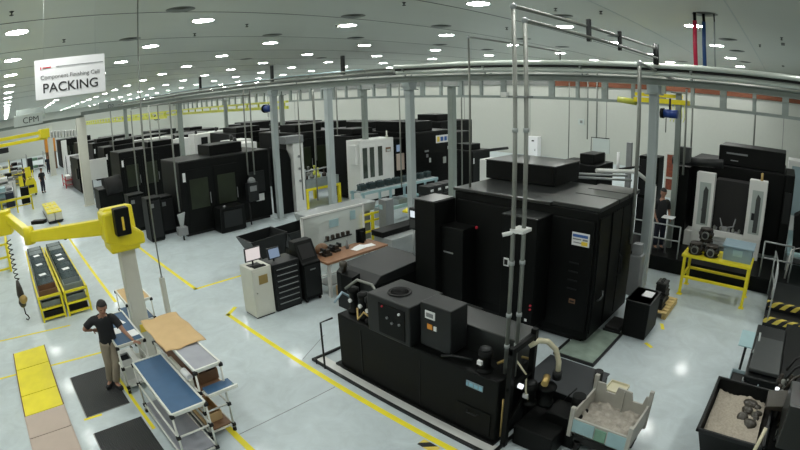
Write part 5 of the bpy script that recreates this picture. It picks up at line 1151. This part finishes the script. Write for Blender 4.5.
    bmesh.ops.translate(bm, verts=bm.verts, vec=-B); m2 = bpy.data.meshes.new('body'); bm.to_mesh(m2); bm.free()
    for k in ('skin','eye','lip'): m2.materials.append(M[k])
    o = bpy.data.objects.new('body', m2); C.objects.link(o); o.parent = t
    segs = [(a,b) for a,b in E_]
    def near(p):
        best = None
        for a, b in segs:
            A, Bv = P[a], P[b]; d = Bv-A; u = max(0, min(1, (p-A).dot(d)/max(d.length_squared,1e-9))); q = (p-(A+d*u)).length / (.13 if a in ('pelvis','belly') and b in ('belly','chest') else .07)
            if best is None or q < best[0]: best = (q, a, b, u)
        return best
    def cloth(nm, keep, off, m):
        b2 = bmesh.new(); b2.from_mesh(me); b2.normal_update()
        bad = [v for v in b2.verts if not keep(v.co, near(v.co))]; nrm = {v: v.normal.copy() for v in b2.verts}
        for v in b2.verts: v.co += nrm[v]*off
        bmesh.ops.delete(b2, geom=bad, context='VERTS')
        for q in b2.faces: q.smooth = True
        bmesh.ops.translate(b2, verts=b2.verts, vec=-B); mm = bpy.data.meshes.new(nm); b2.to_mesh(mm); b2.free(); mm.materials.append(M[m])
        oo = bpy.data.objects.new(nm, mm); C.objects.link(oo); oo.parent = t
        sf = oo.modifiers.new('thick','SOLIDIFY'); sf.thickness = .006; sf.offset = 0; return oo
    slv = J.get('sleeve', .8); pz = P['pelvis'].z; nz = P['neck'].z
    def kshirt(p, n):
        q, a, b, u = n
        if (a, b) in (('pelvis','belly'),('belly','chest')) or b in ('lsh','rsh'): return p.z > pz-.07
        if (a, b) == ('chest','neck'): return p.z < nz-.035
        if b in ('lel','rel'): return u < slv
        return b in ('lhip','rhip') and p.z > pz-.05
    def kpants(p, n):
        q, a, b, u = n
        if (a, b) == ('pelvis','belly') or b in ('lhip','rhip'): return p.z < pz+.05
        return b in ('lkn','rkn') or (b in ('lan','ran') and u < .92)
    cloth('shirt', kshirt, .020, shirt); cloth('trousers', kpants, .027, pants)
    for sd in ('l','r'):
        a, b_ = P[sd+'an'], P[sd+'to']; d = (b_-a); d.z = 0; d.normalize()
        MBx = MB(); n_ = Vector((-d.y,d.x,0)); o_ = Vector((a.x,a.y,B.z+.0 if abs(a.z-B.z)<.2 else a.z-.08))
        out = [o_-d*.07-n_*.035,o_-d*.07+n_*.035,o_+d*.08+n_*.048,o_+d*.17+n_*.042,o_+d*.2,o_+d*.17-n_*.042,o_+d*.08-n_*.048]
        MBx.prism([(p.x,p.y) for p in out], o_.z+.002, o_.z+.07); MBx.build('shoe','black_cloth',t,.015)
    # hair cap
    b3 = bmesh.new(); bmesh.ops.create_uvsphere(b3, u_segments=20, v_segments=14, radius=1, matrix=Matrix.Translation(H) @ R @ Matrix.Translation(Vector((0,-.008,.02))*scale) @ Matrix.Diagonal((.102*scale,.120*scale,.134*scale,1)))
    inv = (Matrix.Translation(H) @ R).inverted()
    dele = [v for v in b3.verts if (lambda q: (q.y > .05*scale and q.z < .075*scale) or q.z < -.06*scale)(inv @ v.co)]
    bmesh.ops.delete(b3, geom=dele, context='VERTS')
    for v in b3.verts: v.co += (v.co-H).normalized()*random.uniform(0,.006)
    for q in b3.faces: q.smooth = True
    bmesh.ops.translate(b3, verts=b3.verts, vec=-B); m3 = bpy.data.meshes.new('hair'); b3.to_mesh(m3); b3.free(); m3.materials.append(M[hairm])
    ho = bpy.data.objects.new('hair', m3); C.objects.link(ho); ho.parent = t
    return t
# the man at the blue bench: right hand on hip, left hand on the bench
person('man in black shirt and khaki trousers leaning a hand on the blue bench', (1.0,8.38,.014),
 dict(pelvis=(.14,0,.90),chest=(.14,-.02,1.30),neck=(.15,-.05,1.47),head=(.16,-.11,1.60),
  rsh=(-.05,.03,1.37),rel=(-.27,.06,1.23),rwr=(-.08,.16,1.13),rhd=(.9,.1,-.3),rpl=(0,1,0),
  lsh=(.33,-.07,1.36),lel=(.44,-.22,1.12),lwr=(.55,-.42,.955),lhd=(.55,-.75,-.12),lpl=(0,0,1),
  rhip=(.05,0,.86),rkn=(.02,-.04,.47),ran=(-.04,.06,.09),rto=(-.12,-.05,.04),
  lhip=(.23,0,.86),lkn=(.15,-.10,.47),lan=(.05,-.10,.09),lto=(.09,-.24,.04),sleeve=.75), look=(-.05,-1,-.28), scale=.965)
STAND = dict(pelvis=(0,0,.92),chest=(0,0,1.32),neck=(0,0,1.5),head=(0,-.02,1.65),rsh=(-.19,0,1.4),rel=(-.25,.02,1.12),rwr=(-.22,-.16,.92),rhd=(0,-.8,-.4),rpl=(-1,0,0),
  lsh=(.19,0,1.4),lel=(.25,.02,1.12),lwr=(.2,-.18,.95),lhd=(0,-.8,-.3),lpl=(1,0,0),rhip=(-.09,0,.88),rkn=(-.1,-.02,.48),ran=(-.1,.02,.09),rto=(-.1,-.12,.04),lhip=(.09,0,.88),lkn=(.1,-.02,.48),lan=(.1,.02,.09),lto=(.1,-.12,.04))
import copy
def turned(a):
    m = Matrix.Rotation(a,3,'Z'); return {k: (tuple(m @ Vector(v)) if isinstance(v, tuple) else v) for k, v in STAND.items()}
person('operator in black shirt standing on the platform behind the column', (14.0,3.46,.4), turned(-.9), pants='navy', look=(-.9,-.5,-.3))
person('distant worker in dark clothes walking beside the yellow stacker', (2.5,38.3,0), turned(.4), 'black_cloth','navy', look=(0,-1,0), detail=False)
person('distant worker in black standing behind the yellow stacker', (1.2,41,0), turned(1.2), 'black_cloth','black_cloth', look=(1,-.3,0), detail=False)
person('farthest worker among the carts up the aisle', (.35,50,0), turned(-.5), 'black_cloth','black_cloth', look=(-1,-.3,0), detail=False)
person('far worker beside the dark doorway of the machine row', (4.3,53,0), turned(0), 'navy','navy', look=(-.3,-1,0), detail=False)
t = thing('clipboard_sheet','white sheet held out before the platform operator','paper',(13.9,3.3,1.5)); MB().box(13.6,13.95,3.0,3.35,1.42,1.44).build('sheet','paper',t)
MB().tube([(13.78,3.18,.4),(13.78,3.18,1.42)],.02,8).build('stand','light_steel',t)

# ------------------------------------------------------------------ light, world, camera
w = bpy.data.worlds.new('World'); S.world = w; w.use_nodes = True
w.node_tree.nodes['Background'].inputs['Color'].default_value = (.5,.55,.58,1); w.node_tree.nodes['Background'].inputs['Strength'].default_value = .3
cd = bpy.data.cameras.new('Camera'); cam = bpy.data.objects.new('Camera', cd); C.objects.link(cam); S.camera = cam
yaw, pitch, roll = -.788052, -.263146, -.0271034
R3 = Matrix.Rotation(yaw,3,'Z') @ Matrix.Rotation(PI/2+pitch,3,'X') @ Matrix.Rotation(roll,3,'Z')
cam.matrix_world = Matrix.Translation((0,0,4.65)) @ R3.to_4x4()
cd.type = 'PANO'; cd.panorama_type = 'FISHEYE_LENS_POLYNOMIAL' if hasattr(cd,'panorama_type') else None
cd.sensor_width = 36; cd.sensor_fit = 'HORIZONTAL'; cd.clip_end = 300
cc = cd
cc.fisheye_fov = math.radians(170)
f_ = 499.56*36/800
cc.fisheye_polynomial_k0 = 0; cc.fisheye_polynomial_k1 = -1/f_; cc.fisheye_polynomial_k2 = 0; cc.fisheye_polynomial_k3 = -.018695/f_**3; cc.fisheye_polynomial_k4 = 0
S.view_settings.view_transform = 'Standard'; S.view_settings.look = 'None'; S.view_settings.gamma = 1; S.view_settings.use_curve_mapping = False
S.view_settings.exposure = 0.62
S.cycles.use_denoising = True; S.cycles.max_bounces = 8; S.cycles.diffuse_bounces = 4; S.cycles.sample_clamp_indirect = 6
